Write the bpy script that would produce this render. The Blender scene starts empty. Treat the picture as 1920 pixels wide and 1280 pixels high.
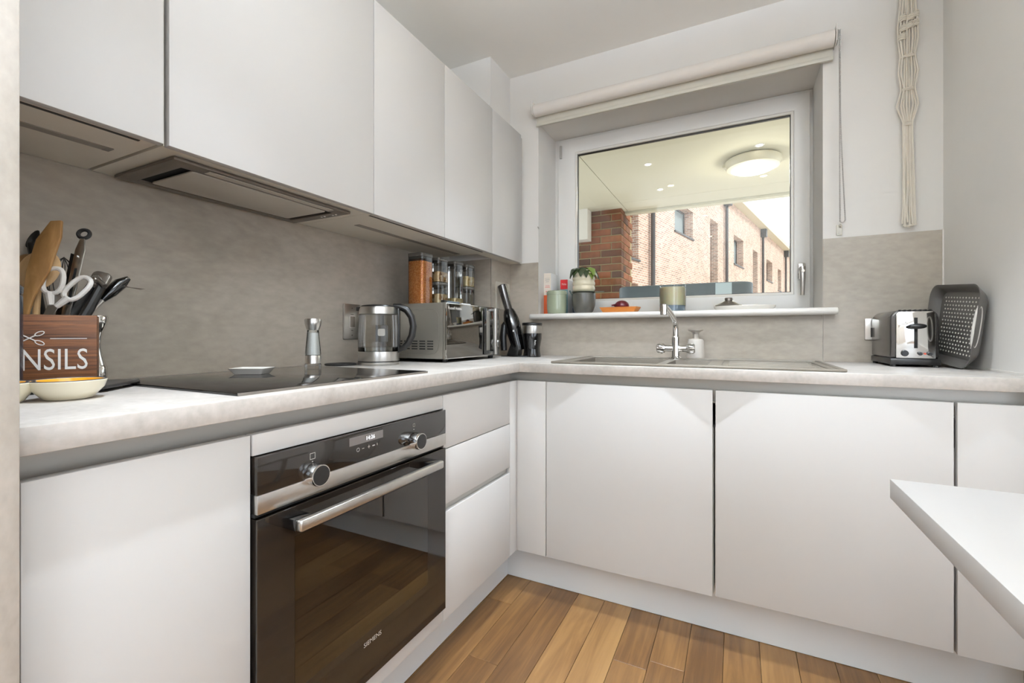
import bpy, bmesh, math, random
from mathutils import Vector, Matrix
random.seed(7)
SC = bpy.context.scene
COL = SC.collection
PI = math.pi

# ---------------------------------------------------------------- camera
F_PX, TH, CX, CY, CH, V0 = 840.43, 0.4643, 0.7967, -1.6335, 1.0329, 627.24
cam = bpy.data.cameras.new('camera')
cam.sensor_width = 36.0
cam.lens = F_PX / 1920 * 36
cam.shift_y = -(640 - V0) / 1920
cam.clip_start = 0.02
cam_o = bpy.data.objects.new('camera', cam)
COL.objects.link(cam_o)
cam_o.location = (CX, CY, CH)
cam_o.rotation_euler = (PI / 2, 0, TH)
SC.camera = cam_o

# ---------------------------------------------------------------- world, exposure
SC.view_settings.view_transform = 'Standard'
SC.view_settings.look = 'None'
SC.view_settings.gamma = 1.0
SC.view_settings.exposure = 0.08
SC.view_settings.use_curve_mapping = False
SC.cycles.use_denoising = True
SC.cycles.use_adaptive_sampling = True
SC.cycles.adaptive_threshold = 0.025
SC.cycles.sample_clamp_indirect = 6
SC.cycles.max_bounces = 9
SC.cycles.caustics_reflective = False
SC.cycles.caustics_refractive = False
SC.cycles.diffuse_bounces = 5
SC.cycles.transparent_max_bounces = 24

world = bpy.data.worlds.new('overcast_sky')
SC.world = world
world.use_nodes = True
wn = world.node_tree
bg = wn.nodes['Background']
wtc = wn.nodes.new('ShaderNodeTexCoord')
wno = wn.nodes.new('ShaderNodeTexNoise')
wno.inputs['Scale'].default_value = 3.0
wno.inputs['Detail'].default_value = 5.0
wr = wn.nodes.new('ShaderNodeValToRGB')
wr.color_ramp.elements[0].position = 0.35
wr.color_ramp.elements[0].color = (0.80, 0.88, 1.0, 1)
wr.color_ramp.elements[1].position = 0.6
wr.color_ramp.elements[1].color = (1, 1, 1, 1)
wn.links.new(wtc.outputs['Generated'], wno.inputs['Vector'])
wn.links.new(wno.outputs['Fac'], wr.inputs['Fac'])
wn.links.new(wr.outputs['Color'], bg.inputs['Color'])
bg.inputs['Strength'].default_value = 1.8


def light(name, kind, loc, rot, energy, color=(1, 1, 1), size=None, size_y=None, spot=None, blend=0.5, radius=None, parent=None, spread=None):
    l = bpy.data.lights.new(name, kind)
    l.energy = energy
    l.color = color
    if kind == 'AREA':
        l.shape = 'RECTANGLE' if size_y else 'DISK'
        l.size = size
        if size_y:
            l.size_y = size_y
        if spread:
            l.spread = spread
    if kind == 'SPOT':
        l.spot_size = spot
        l.spot_blend = blend
    if radius is not None:
        l.shadow_soft_size = radius
    if kind == 'SUN':
        l.angle = size
    o = bpy.data.objects.new(name, l)
    COL.objects.link(o)
    o.location = loc
    o.rotation_euler = rot
    if parent:
        o.parent = parent
    return o


# sun on the street, area lights added as daylight at two unseen windows
sun_o = light('sun', 'SUN', (9, 4, 8), Vector((-0.8, -0.12, -0.58)).to_track_quat('-Z', 'Y').to_euler(), 1.8, (1.0, 0.95, 0.88), size=0.02)
FILL_C = (0.80, 0.97, 1.2)
light('added_fill_rear', 'AREA', (2.75, -4.93, 1.25), (PI / 2, 0, 0), 26, FILL_C, size=1.7, size_y=2.1)
light('added_fill_side', 'AREA', (4.63, -2.55, 1.25), (PI / 2, 0, PI / 2), 24, FILL_C, size=3.0, size_y=2.1)
LAMP_W = 100.0
UPLIGHT_W = 480.0
LAMP_C = (0.865, 0.99, 1.13)


# ---------------------------------------------------------------- materials
def srgb(r, g, b):
    def c(v):
        v /= 255
        return v / 12.92 if v <= 0.04045 else ((v + 0.055) / 1.055) ** 2.4
    return (c(r), c(g), c(b), 1)


def new_mat(name):
    m = bpy.data.materials.new(name)
    m.use_nodes = True
    return m, m.node_tree.nodes, m.node_tree.links, m.node_tree.nodes['Principled BSDF']


def plain(name, col, rough=0.5, metal=0.0, var=0.03, scale=14, bump=0.0, bscale=200, coat=0.0, spec=0.5, emit=None, estr=0, sheen=0):
    """principled with a little procedural colour variation and optional fine relief"""
    m, n, l, b = new_mat(name)
    tc = n.new('ShaderNodeTexCoord')
    no = n.new('ShaderNodeTexNoise')
    no.inputs['Scale'].default_value = scale
    no.inputs['Detail'].default_value = 4
    l.new(tc.outputs['Object'], no.inputs['Vector'])
    mr = n.new('ShaderNodeMapRange')
    mr.inputs['To Min'].default_value = 1 - var
    mr.inputs['To Max'].default_value = 1 + var
    l.new(no.outputs['Fac'], mr.inputs['Value'])
    mx = n.new('ShaderNodeVectorMath')
    mx.operation = 'SCALE'
    mx.inputs[0].default_value = col[:3]
    l.new(mr.outputs['Result'], mx.inputs['Scale'])
    l.new(mx.outputs['Vector'], b.inputs['Base Color'])
    b.inputs['Roughness'].default_value = rough
    b.inputs['Metallic'].default_value = metal
    b.inputs['Specular IOR Level'].default_value = spec
    b.inputs['Coat Weight'].default_value = coat
    b.inputs['Coat Roughness'].default_value = 0.05
    if emit:
        b.inputs['Emission Color'].default_value = emit
        b.inputs['Emission Strength'].default_value = estr
    if bump:
        n2 = n.new('ShaderNodeTexNoise')
        n2.inputs['Scale'].default_value = bscale
        n2.inputs['Detail'].default_value = 3
        l.new(tc.outputs['Object'], n2.inputs['Vector'])
        bp = n.new('ShaderNodeBump')
        bp.inputs['Strength'].default_value = bump
        bp.inputs['Distance'].default_value = 0.002
        l.new(n2.outputs['Fac'], bp.inputs['Height'])
        l.new(bp.outputs['Normal'], b.inputs['Normal'])
    return m


def concrete(name, base, dark, rough=0.5, stretch=(1, 1, 1), k=1.0):
    m, n, l, b = new_mat(name)
    tc = n.new('ShaderNodeTexCoord')
    mp = n.new('ShaderNodeMapping')
    mp.inputs['Scale'].default_value = stretch
    l.new(tc.outputs['Object'], mp.inputs['Vector'])
    a = n.new('ShaderNodeTexNoise')
    a.inputs['Scale'].default_value = 3.2 * k
    a.inputs['Detail'].default_value = 9
    a.inputs['Roughness'].default_value = 0.62
    a.inputs['Distortion'].default_value = 0.6
    l.new(mp.outputs['Vector'], a.inputs['Vector'])
    c = n.new('ShaderNodeTexNoise')
    c.inputs['Scale'].default_value = 55 * k
    c.inputs['Detail'].default_value = 6
    l.new(mp.outputs['Vector'], c.inputs['Vector'])
    ad = n.new('ShaderNodeMath')
    ad.operation = 'MULTIPLY_ADD'
    ad.inputs[1].default_value = 0.35
    l.new(c.outputs['Fac'], ad.inputs[0])
    l.new(a.outputs['Fac'], ad.inputs[2])
    r = n.new('ShaderNodeValToRGB')
    r.color_ramp.elements[0].position = 0.48
    r.color_ramp.elements[0].color = dark
    r.color_ramp.elements[1].position = 0.86
    r.color_ramp.elements[1].color = base
    l.new(ad.outputs['Value'], r.inputs['Fac'])
    l.new(r.outputs['Color'], b.inputs['Base Color'])
    b.inputs['Roughness'].default_value = rough
    bp = n.new('ShaderNodeBump')
    bp.inputs['Strength'].default_value = 0.06
    bp.inputs['Distance'].default_value = 0.001
    l.new(c.outputs['Fac'], bp.inputs['Height'])
    l.new(bp.outputs['Normal'], b.inputs['Normal'])
    return m


def wood(name, stops, grain=(60, 3, 60), rough=0.45, per_object=True, ring=0.0, bump=0.15, hue=0.5):
    """grain runs along local Y; the tone of each piece follows its object's random value"""
    m, n, l, b = new_mat(name)
    tc = n.new('ShaderNodeTexCoord')
    oi = n.new('ShaderNodeObjectInfo')
    off = n.new('ShaderNodeVectorMath')
    off.operation = 'SCALE'
    off.inputs[0].default_value = (3.1, 17.7, 5.3)
    l.new(oi.outputs['Random'], off.inputs['Scale'])
    ad = n.new('ShaderNodeVectorMath')
    ad.operation = 'ADD'
    l.new(tc.outputs['Object'], ad.inputs[0])
    l.new(off.outputs['Vector'], ad.inputs[1])
    mp = n.new('ShaderNodeMapping')
    mp.inputs['Scale'].default_value = grain
    l.new(ad.outputs['Vector'], mp.inputs['Vector'])
    g = n.new('ShaderNodeTexNoise')
    g.inputs['Scale'].default_value = 1.0
    g.inputs['Detail'].default_value = 7
    g.inputs['Roughness'].default_value = 0.65
    g.inputs['Distortion'].default_value = 1.2
    l.new(mp.outputs['Vector'], g.inputs['Vector'])
    mp2 = n.new('ShaderNodeMapping')
    mp2.inputs['Scale'].default_value = (grain[0] * 0.14, grain[1] * 0.45, grain[2] * 0.14)
    l.new(ad.outputs['Vector'], mp2.inputs['Vector'])
    g2 = n.new('ShaderNodeTexNoise')
    g2.inputs['Scale'].default_value = 1.0
    g2.inputs['Detail'].default_value = 3
    g2.inputs['Distortion'].default_value = 2.0
    l.new(mp2.outputs['Vector'], g2.inputs['Vector'])
    s1 = n.new('ShaderNodeMath')
    s1.operation = 'MULTIPLY_ADD'
    s1.inputs[1].default_value = 0.55
    l.new(g2.outputs['Fac'], s1.inputs[0])
    sc = n.new('ShaderNodeMath')
    sc.operation = 'MULTIPLY'
    sc.inputs[1].default_value = 0.55
    l.new(g.outputs['Fac'], sc.inputs[0])
    l.new(sc.outputs['Value'], s1.inputs[2])
    s2 = n.new('ShaderNodeMath')
    s2.operation = 'MULTIPLY_ADD'
    s2.inputs[1].default_value = hue if per_object else 0.0
    s2.inputs[2].default_value = 0.0
    sub = n.new('ShaderNodeMath')
    sub.operation = 'SUBTRACT'
    sub.inputs[1].default_value = 0.5
    l.new(oi.outputs['Random'], sub.inputs[0])
    l.new(sub.outputs['Value'], s2.inputs[0])
    l.new(s1.outputs['Value'], s2.inputs[2])
    r = n.new('ShaderNodeValToRGB')
    els = r.color_ramp.elements
    els[0].position, els[0].color = stops[0]
    els[1].position, els[1].color = stops[-1]
    for p, c in stops[1:-1]:
        e = els.new(p)
        e.color = c
    l.new(s2.outputs['Value'], r.inputs['Fac'])
    l.new(r.outputs['Color'], b.inputs['Base Color'])
    b.inputs['Roughness'].default_value = rough
    bp = n.new('ShaderNodeBump')
    bp.inputs['Strength'].default_value = bump
    bp.inputs['Distance'].default_value = 0.001
    l.new(g.outputs['Fac'], bp.inputs['Height'])
    l.new(bp.outputs['Normal'], b.inputs['Normal'])
    return m


def thin_glass(name, tint=(0.95, 0.97, 0.96, 1), refl=1.0, rough=0.0, ior=1.45):
    m, n, l, b = new_mat(name)
    n.remove(b)
    out = n['Material Output']
    tr = n.new('ShaderNodeBsdfTransparent')
    tr.inputs['Color'].default_value = tint
    gl = n.new('ShaderNodeBsdfGlossy')
    gl.inputs['Roughness'].default_value = rough
    fr = n.new('ShaderNodeFresnel')
    fr.inputs['IOR'].default_value = ior
    mu = n.new('ShaderNodeMath')
    mu.operation = 'MULTIPLY'
    mu.inputs[1].default_value = refl
    l.new(fr.outputs['Fac'], mu.inputs[0])
    mx = n.new('ShaderNodeMixShader')
    l.new(mu.outputs['Value'], mx.inputs['Fac'])
    l.new(tr.outputs['BSDF'], mx.inputs[1])
    l.new(gl.outputs['BSDF'], mx.inputs[2])
    l.new(mx.outputs['Shader'], out.inputs['Surface'])
    return m


def emissive(name, col, strength):
    m, n, l, b = new_mat(name)
    b.inputs['Base Color'].default_value = col
    b.inputs['Emission Color'].default_value = col
    b.inputs['Emission Strength'].default_value = strength
    return m


def grains(name, c1, c2, c3, scale=160, rough=0.6):
    m, n, l, b = new_mat(name)
    tc = n.new('ShaderNodeTexCoord')
    vo = n.new('ShaderNodeTexVoronoi')
    vo.inputs['Scale'].default_value = scale
    l.new(tc.outputs['Object'], vo.inputs['Vector'])
    r = n.new('ShaderNodeValToRGB')
    r.color_ramp.elements[0].color = c1
    r.color_ramp.elements[1].color = c3
    e = r.color_ramp.elements.new(0.5)
    e.color = c2
    sx = n.new('ShaderNodeSeparateColor')
    l.new(vo.outputs['Color'], sx.inputs['Color'])
    l.new(sx.outputs['Red'], r.inputs['Fac'])
    l.new(r.outputs['Color'], b.inputs['Base Color'])
    b.inputs['Roughness'].default_value = rough
    bp = n.new('ShaderNodeBump')
    bp.inputs['Strength'].default_value = 0.6
    bp.inputs['Distance'].default_value = 0.002
    bp.invert = True
    l.new(vo.outputs['Distance'], bp.inputs['Height'])
    l.new(bp.outputs['Normal'], b.inputs['Normal'])
    return m


def brick_piece(name):
    m, n, l, b = new_mat(name)
    oi = n.new('ShaderNodeObjectInfo')
    r = n.new('ShaderNodeValToRGB')
    cols = [(0.0, (72, 50, 40)), (0.18, (122, 74, 48)), (0.38, (142, 86, 54)), (0.55, (92, 64, 48)), (0.7, (152, 96, 60)), (0.86, (78, 62, 52)), (1.0, (140, 80, 50))]
    els = r.color_ramp.elements
    els[0].color = srgb(*cols[0][1])
    els[1].color = srgb(*cols[-1][1])
    for p, c in cols[1:-1]:
        els.new(p).color = srgb(*c)
    l.new(oi.outputs['Random'], r.inputs['Fac'])
    tc = n.new('ShaderNodeTexCoord')
    no = n.new('ShaderNodeTexNoise')
    no.inputs['Scale'].default_value = 18
    no.inputs['Detail'].default_value = 6
    l.new(tc.outputs['Object'], no.inputs['Vector'])
    mx = n.new('ShaderNodeMix')
    mx.data_type = 'RGBA'
    mx.blend_type = 'OVERLAY'
    mx.inputs['Factor'].default_value = 0.6
    l.new(r.outputs['Color'], mx.inputs['A'])
    l.new(no.outputs['Fac'], mx.inputs['B'])
    l.new(mx.outputs['Result'], b.inputs['Base Color'])
    b.inputs['Roughness'].default_value = 0.9
    return m


def brick_wall(name, c1, c2, mortar):
    """brick courses too far away to pick apart; runs on the UV map of the facade (metres)"""
    m, n, l, b = new_mat(name)
    uv = n.new('ShaderNodeUVMap')
    br = n.new('ShaderNodeTexBrick')
    br.inputs['Scale'].default_value = 1.0
    br.inputs['Brick Width'].default_value = 0.225
    br.inputs['Row Height'].default_value = 0.075
    br.inputs['Mortar Size'].default_value = 0.009
    br.inputs['Color1'].default_value = c1
    br.inputs['Color2'].default_value = c2
    br.inputs['Mortar'].default_value = mortar
    br.inputs['Bias'].default_value = -0.2
    l.new(uv.outputs['UV'], br.inputs['Vector'])
    no = n.new('ShaderNodeTexNoise')
    no.inputs['Scale'].default_value = 0.9
    no.inputs['Detail'].default_value = 6
    l.new(uv.outputs['UV'], no.inputs['Vector'])
    mx = n.new('ShaderNodeMix')
    mx.data_type = 'RGBA'
    mx.blend_type = 'OVERLAY'
    mx.inputs['Factor'].default_value = 0.35
    l.new(br.outputs['Color'], mx.inputs['A'])
    l.new(no.outputs['Fac'], mx.inputs['B'])
    l.new(mx.outputs['Result'], b.inputs['Base Color'])
    b.inputs['Roughness'].default_value = 0.9
    return m


M = {}
M['wall'] = plain('wall_paint', srgb(226, 223, 218), 0.85, bump=0.05, bscale=90, var=0.015)
M['ceil'] = plain('ceiling_paint', srgb(238, 235, 229), 0.9, var=0.01)
M['door'] = plain('matt_door_laminate', srgb(195, 192, 188), 0.45, var=0.012, scale=3)
M['carcass'] = plain('carcass_board', srgb(208, 204, 197), 0.5, var=0.01)
M['under'] = plain('cabinet_underside', srgb(224, 217, 204), 0.5, var=0.02)
M['plinth'] = plain('plinth_foil', srgb(214, 215, 214), 0.32, var=0.02, scale=4)
M['rail'] = plain('grip_rail_aluminium', srgb(190, 187, 180), 0.4, metal=0.35, var=0.02)
M['splash'] = concrete('splashback_concrete', srgb(184, 174, 161), srgb(154, 145, 132), 0.38, (0.6, 0.6, 1.3), 0.8)
M['worktop'] = concrete('worktop_concrete', srgb(194, 187, 180), srgb(163, 156, 148), 0.42, (1, 1, 1), 1.6)
M['panel'] = concrete('tall_panel_concrete', srgb(176, 168, 158), srgb(150, 142, 131), 0.5, (1, 1, 0.5), 2.0)
M['edge'] = plain('edge_band', srgb(215, 210, 204), 0.4)
M['white'] = plain('white_plastic', srgb(232, 228, 222), 0.35, var=0.01)
M['upvc'] = plain('window_plastic', srgb(240, 239, 236), 0.32, var=0.01)
M['gloss_white'] = plain('glazed_white', srgb(236, 232, 224), 0.12, coat=0.4, var=0.01)
M['black'] = plain('black_plastic', srgb(22, 20, 19), 0.35)
M['gloss_black'] = plain('gloss_black_plastic', srgb(12, 11, 11), 0.1, coat=0.5)
M['rubber'] = plain('black_rubber', srgb(28, 27, 26), 0.7)
M['void'] = plain('dark_recess', srgb(18, 16, 14), 0.8)
M['chrome'] = plain('chrome', (0.82, 0.81, 0.79, 1), 0.06, metal=1.0, var=0.01)
M['steel'] = plain('brushed_steel', (0.60, 0.58, 0.55, 1), 0.28, metal=1.0, var=0.05, scale=60)
M['dark_steel'] = plain('dark_steel', (0.30, 0.27, 0.24, 1), 0.35, metal=0.9, var=0.05, scale=40)
M['silver'] = plain('silver_paint', srgb(150, 145, 136), 0.35, metal=0.7, var=0.02)
M['oven_black'] = plain('oven_black_glass', srgb(30, 25, 21), 0.06, spec=0.6, var=0.02)
M['oven_glass'] = thin_glass('oven_window_glass', (0.66, 0.62, 0.55, 1), 2.8, 0.02, 1.5)
M['hob'] = plain('hob_glass', srgb(20, 18, 17), 0.05, spec=0.6)
M['cavity'] = plain('oven_enamel', srgb(150, 140, 126), 0.4)
M['glass'] = thin_glass('clear_glass')
M['jar'] = thin_glass('container_plastic', (0.88, 0.88, 0.86, 1), 1.3, 0.02)
M['kettle_glass'] = thin_glass('kettle_glass', (0.93, 0.92, 0.90, 1), 0.8)
M['hood_plate'] = plain('hood_plate', srgb(196, 189, 178), 0.4, metal=0.15)
M['hood_frame'] = plain('hood_frame', srgb(112, 102, 92), 0.35, metal=0.3)
M['plate_pale'] = plain('pale_plate', srgb(200, 193, 182), 0.4, metal=0.1)
M['pane'] = thin_glass('window_glass', (0.96, 0.98, 0.97, 1), 0.9)
M['smoke'] = plain('smoke_lid', srgb(92, 88, 82), 0.25)
M['sink'] = plain('sink_composite', srgb(116, 108, 97), 0.42, metal=0.25, var=0.05, bump=0.05)
M['mirror_door'] = plain('microwave_mirror', (0.20, 0.185, 0.165, 1), 0.04, metal=1.0, var=0.01)
M['display'] = emissive('oven_display', srgb(98, 92, 88), 0.12)
M['digit'] = emissive('display_digit', (0.95, 0.97, 1.0, 1), 1.2)
M['print_grey'] = plain('print_grey', srgb(176, 170, 162), 0.5)
M['print_white'] = plain('print_white', srgb(236, 232, 226), 0.5)
M['print_black'] = plain('print_black', srgb(50, 46, 44), 0.6)
M['led'] = emissive('led_cover_off', srgb(150, 142, 132), 0.0)
M['floor'] = wood('oak_floor', [(0.22, srgb(62, 40, 20)), (0.42, srgb(93, 64, 35)), (0.58, srgb(115, 82, 46)), (0.8, srgb(137, 103, 62))], (46, 2.2, 46), 0.42, hue=0.26)
M['floor_gap'] = plain('floor_underlay', srgb(70, 48, 28), 0.8)
M['oak_light'] = wood('utensil_beech', [(0.2, srgb(190, 144, 94)), (0.5, srgb(226, 186, 134)), (0.8, srgb(240, 208, 160))], (30, 30, 6), 0.55, hue=0.05)
M['oak_dark'] = wood('utensil_acacia', [(0.2, srgb(104, 72, 38)), (0.5, srgb(150, 110, 64)), (0.8, srgb(196, 152, 98))], (40, 40, 6), 0.5, hue=0.1)
M['box_wood'] = wood('charred_pine', [(0.40, srgb(38, 22, 12)), (0.50, srgb(92, 55, 30)), (0.62, srgb(128, 80, 45)), (0.8, srgb(168, 112, 66))], (6, 6, 190), 0.55, bump=0.5, hue=0.0)
M['tray_wood'] = wood('teak_tray', [(0.2, srgb(176, 98, 36)), (0.5, srgb(206, 128, 56)), (0.8, srgb(222, 150, 80))], (8, 40, 40), 0.45, hue=0.0)
M['navy'] = plain('navy_glaze', srgb(38, 46, 58), 0.25, coat=0.3)
M['cream'] = plain('cream_glaze', srgb(240, 232, 208), 0.15, coat=0.4)
M['yellow'] = plain('yellow_glaze', srgb(232, 168, 44), 0.2, coat=0.3, var=0.08)
M['red_glaze'] = plain('red_brown_glaze', srgb(176, 62, 28), 0.2, coat=0.3, var=0.08)
M['slate'] = plain('slate_tray', srgb(48, 46, 44), 0.3)
M['salt'] = plain('sea_salt', srgb(244, 241, 236), 0.7, var=0.05, scale=300)
M['lentil'] = grains('red_lentils', srgb(214, 112, 36), srgb(236, 144, 64), srgb(246, 170, 96), 260)
M['nuts'] = grains('mixed_nuts', srgb(122, 72, 40), srgb(214, 172, 112), srgb(238, 214, 168), 70)
M['almond'] = grains('almonds', srgb(170, 118, 68), srgb(222, 188, 132), srgb(240, 220, 178), 60)
M['oats'] = grains('cashews', srgb(206, 170, 104), srgb(230, 204, 146), srgb(246, 228, 184), 75)
M['sage'] = plain('sage_glaze', srgb(158, 166, 142), 0.12, coat=0.5)
M['pot_grey'] = plain('charcoal_glaze', srgb(84, 82, 76), 0.25, coat=0.3, var=0.12, scale=60)
M['pot_cream'] = plain('ribbed_stoneware', srgb(222, 214, 188), 0.3, coat=0.2)
M['leaf'] = plain('leaf_green', srgb(48, 62, 34), 0.35, var=0.3, scale=40)
M['leaf_light'] = plain('leaf_pale_green', srgb(112, 132, 58), 0.35, var=0.2, scale=40)
M['saucer'] = plain('olive_saucer', srgb(84, 88, 72), 0.3)
M['carton'] = plain('carton_beige', srgb(226, 216, 204), 0.6)
M['carton_white'] = plain('carton_white', srgb(242, 242, 242), 0.5)
M['red'] = plain('carton_red', srgb(206, 24, 32), 0.45)
M['orange'] = plain('carton_orange', srgb(204, 88, 40), 0.55)
M['teal'] = plain('carton_teal', srgb(92, 132, 136), 0.5)
M['onion'] = plain('red_onion_skin', srgb(92, 22, 34), 0.3, var=0.25, scale=30)
M['wax'] = plain('cream_wax', srgb(246, 234, 198), 0.3, coat=0.3)
M['wax'].node_tree.nodes['Principled BSDF'].inputs['Subsurface Weight'].default_value = 0.7
M['wax'].node_tree.nodes['Principled BSDF'].inputs['Subsurface Radius'].default_value = (0.06, 0.05, 0.03)
M['wax'].node_tree.nodes['Principled BSDF'].inputs['Subsurface Scale'].default_value = 0.5
M['blue_glass'] = plain('blue_grey_glass', srgb(98, 112, 122), 0.12, coat=0.4)
M['soap'] = plain('stone_grey_ceramic', srgb(186, 178, 168), 0.5)
M['toaster'] = plain('graphite_metallic', srgb(70, 66, 64), 0.22, metal=0.6, coat=0.4)
M['colander'] = plain('grey_plastic', srgb(96, 92, 88), 0.4)
M['grip'] = plain('pale_grip', srgb(208, 204, 198), 0.45)
M['cotton'] = plain('cotton_cord', srgb(222, 214, 200), 0.9, bump=0.4, bscale=500)
M['blind'] = plain('blind_fabric', srgb(226, 220, 213), 0.8)
M['blind_bar'] = plain('blind_bar', srgb(204, 200, 188), 0.4)
M['chain'] = plain('bead_chain', (0.5, 0.48, 0.45, 1), 0.3, metal=1.0)
M['table'] = plain('table_laminate', srgb(182, 178, 174), 0.35, var=0.01)
M['soffit'] = plain('soffit_board', srgb(216, 212, 194), 0.8, var=0.02, scale=3)
M['drum'] = plain('bulkhead_cream', srgb(220, 214, 192), 0.25, coat=0.3)
M['lamp_on'] = emissive('lamp_diffuser', (1, 0.98, 0.92, 1), 6.0)
M['added_bulb_on'] = emissive('added_bulb', (1, 0.98, 0.95, 1), 2.0)
M['spot_on'] = emissive('spot_lens', (1, 0.95, 0.82, 1), 8.0)
M['brick'] = brick_piece('pillar_brick')
M['mortar'] = plain('mortar', srgb(160, 148, 112), 0.95, bump=0.3, bscale=60)
M['facade'] = brick_wall('facade_brick', srgb(208, 168, 148), srgb(150, 120, 106), srgb(222, 212, 198))
M['pipe'] = plain('rainwater_pipe', srgb(72, 70, 70), 0.4)
M['eaves'] = plain('eaves_board', srgb(206, 198, 172), 0.7)
M['far_frame'] = plain('far_window_frame', srgb(70, 68, 66), 0.5)
M['far_pane'] = plain('far_window_pane', srgb(150, 164, 168), 0.1)
M['trough'] = plain('slate_blue_trough', srgb(88, 100, 108), 0.4)
M['trough_reflection'] = plain('pale_blue_reflection', srgb(196, 214, 224), 0.4)
M['paving'] = plain('paving', srgb(222, 216, 204), 0.9, var=0.08)


# ---------------------------------------------------------------- mesh helpers
class MB:
    def __init__(s):
        s.v, s.f = [], []

    def add(s, vs, fs):
        o = len(s.v)
        s.v += [tuple(p) for p in vs]
        s.f += [tuple(i + o for i in f) for f in fs]
        return s

    def box(s, x0, x1, y0, y1, z0, z1):
        vs = [(x0, y0, z0), (x1, y0, z0), (x1, y1, z0), (x0, y1, z0), (x0, y0, z1), (x1, y0, z1), (x1, y1, z1), (x0, y1, z1)]
        return s.add(vs, [(0, 3, 2, 1), (4, 5, 6, 7), (0, 1, 5, 4), (1, 2, 6, 5), (2, 3, 7, 6), (3, 0, 4, 7)])

    def frame(s, x0, x1, y0, y1, hx0, hx1, hy0, hy1, z0, z1):
        """slab with one rectangular hole"""
        o = [(x0, y0), (x1, y0), (x1, y1), (x0, y1)]
        h = [(hx0, hy0), (hx1, hy0), (hx1, hy1), (hx0, hy1)]
        vs = [(a, b, z1) for a, b in o + h] + [(a, b, z0) for a, b in o + h]
        fs = []
        for i in range(4):
            j = (i + 1) % 4
            fs += [(i, j, 4 + j, 4 + i), (8 + j, 8 + i, 12 + i, 12 + j), (8 + i, 8 + j, j, i), (12 + j, 12 + i, 4 + i, 4 + j)]
        return s.add(vs, fs)

    def prism(s, poly, lo, hi, axis='z'):
        n = len(poly)
        def P(a, b, c):
            return {'z': (a, b, c), 'y': (a, c, b), 'x': (c, a, b)}[axis]
        vs = [P(a, b, lo) for a, b in poly] + [P(a, b, hi) for a, b in poly]
        fs = [tuple(range(n))[::-1], tuple(range(n, 2 * n))] + [(i, (i + 1) % n, n + (i + 1) % n, n + i) for i in range(n)]
        return s.add(vs, fs)

    def lathe(s, prof, n=32, c=(0, 0, 0), sx=1, sy=1, caps=True):
        """profile of (r, z); closed where r = 0"""
        k = len(prof)
        vs = []
        for r, z in prof:
            for i in range(n):
                a = 2 * PI * i / n
                vs.append((c[0] + r * math.cos(a) * sx, c[1] + r * math.sin(a) * sy, c[2] + z))
        fs = []
        for j in range(k - 1):
            for i in range(n):
                i2 = (i + 1) % n
                fs.append((j * n + i, j * n + i2, (j + 1) * n + i2, (j + 1) * n + i))
        if caps and prof[0][0] > 0:
            fs.append(tuple(range(n))[::-1])
        if caps and prof[-1][0] > 0:
            fs.append(tuple((k - 1) * n + i for i in range(n)))
        return s.add(vs, fs)

    def tube(s, path, r, n=10, closed=False, flat=1.0):
        path = [Vector(p) for p in path]
        m = len(path)
        rs = r if isinstance(r, (list, tuple)) else [r] * m
        vs, fs = [], []
        up = None
        for i, p in enumerate(path):
            a = path[(i - 1) % m] if (i > 0 or closed) else p
            b = path[(i + 1) % m] if (i < m - 1 or closed) else p
            t = (b - a).normalized()
            if up is None:
                up = Vector((0, 0, 1)) if abs(t.z) < 0.9 else Vector((1, 0, 0))
            side = t.cross(up)
            if side.length < 1e-5:
                side = t.cross(Vector((0, 1, 0)))
            side.normalize()
            up = side.cross(t).normalized()
            for k in range(n):
                an = 2 * PI * k / n
                vs.append(p + (side * math.cos(an) + up * math.sin(an) * flat) * rs[i])
        for i in range(m if closed else m - 1):
            j = (i + 1) % m
            for k in range(n):
                k2 = (k + 1) % n
                fs.append((i * n + k, i * n + k2, j * n + k2, j * n + k))
        if not closed:
            fs.append(tuple(range(n))[::-1])
            fs.append(tuple((m - 1) * n + k for k in range(n)))
        return s.add(vs, fs)

    def ball(s, c, r, nu=12, nv=8, sc=(1, 1, 1)):
        prof = [(r * math.sin(PI * j / nv), -r * math.cos(PI * j / nv)) for j in range(nv + 1)]
        vs, fs = [], []
        for (rr, z) in prof:
            for i in range(nu):
                a = 2 * PI * i / nu
                vs.append((c[0] + rr * math.cos(a) * sc[0], c[1] + rr * math.sin(a) * sc[1], c[2] + z * sc[2]))
        for j in range(nv):
            for i in range(nu):
                i2 = (i + 1) % nu
                fs.append((j * nu + i, j * nu + i2, (j + 1) * nu + i2, (j + 1) * nu + i))
        return s.add(vs, fs)

    def xform(s, mat):
        s.v = [tuple(mat @ Vector(p)) for p in s.v]
        return s

    def mesh(s, name, bevel=0.0, seg=2, smooth=True, angle=0.6, weld=True):
        bm = bmesh.new()
        vv = [bm.verts.new(p) for p in s.v]
        for f in s.f:
            try:
                bm.faces.new([vv[i] for i in f])
            except ValueError:
                pass
        if weld:
            bmesh.ops.remove_doubles(bm, verts=bm.verts, dist=1e-6)
        bm.normal_update()
        bmesh.ops.recalc_face_normals(bm, faces=bm.faces)
        if bevel > 0:
            ed = [e for e in bm.edges if len(e.link_faces) == 2 and e.calc_face_angle(0) > 0.5]
            bmesh.ops.bevel(bm, geom=ed, offset=bevel, segments=seg, profile=0.5, affect='EDGES', clamp_overlap=True)
        me = bpy.data.meshes.new(name)
        bm.to_mesh(me)
        bm.free()
        if smooth:
            for p in me.polygons:
                p.use_smooth = True
            me.set_sharp_from_angle(angle=angle)
        return me

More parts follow.
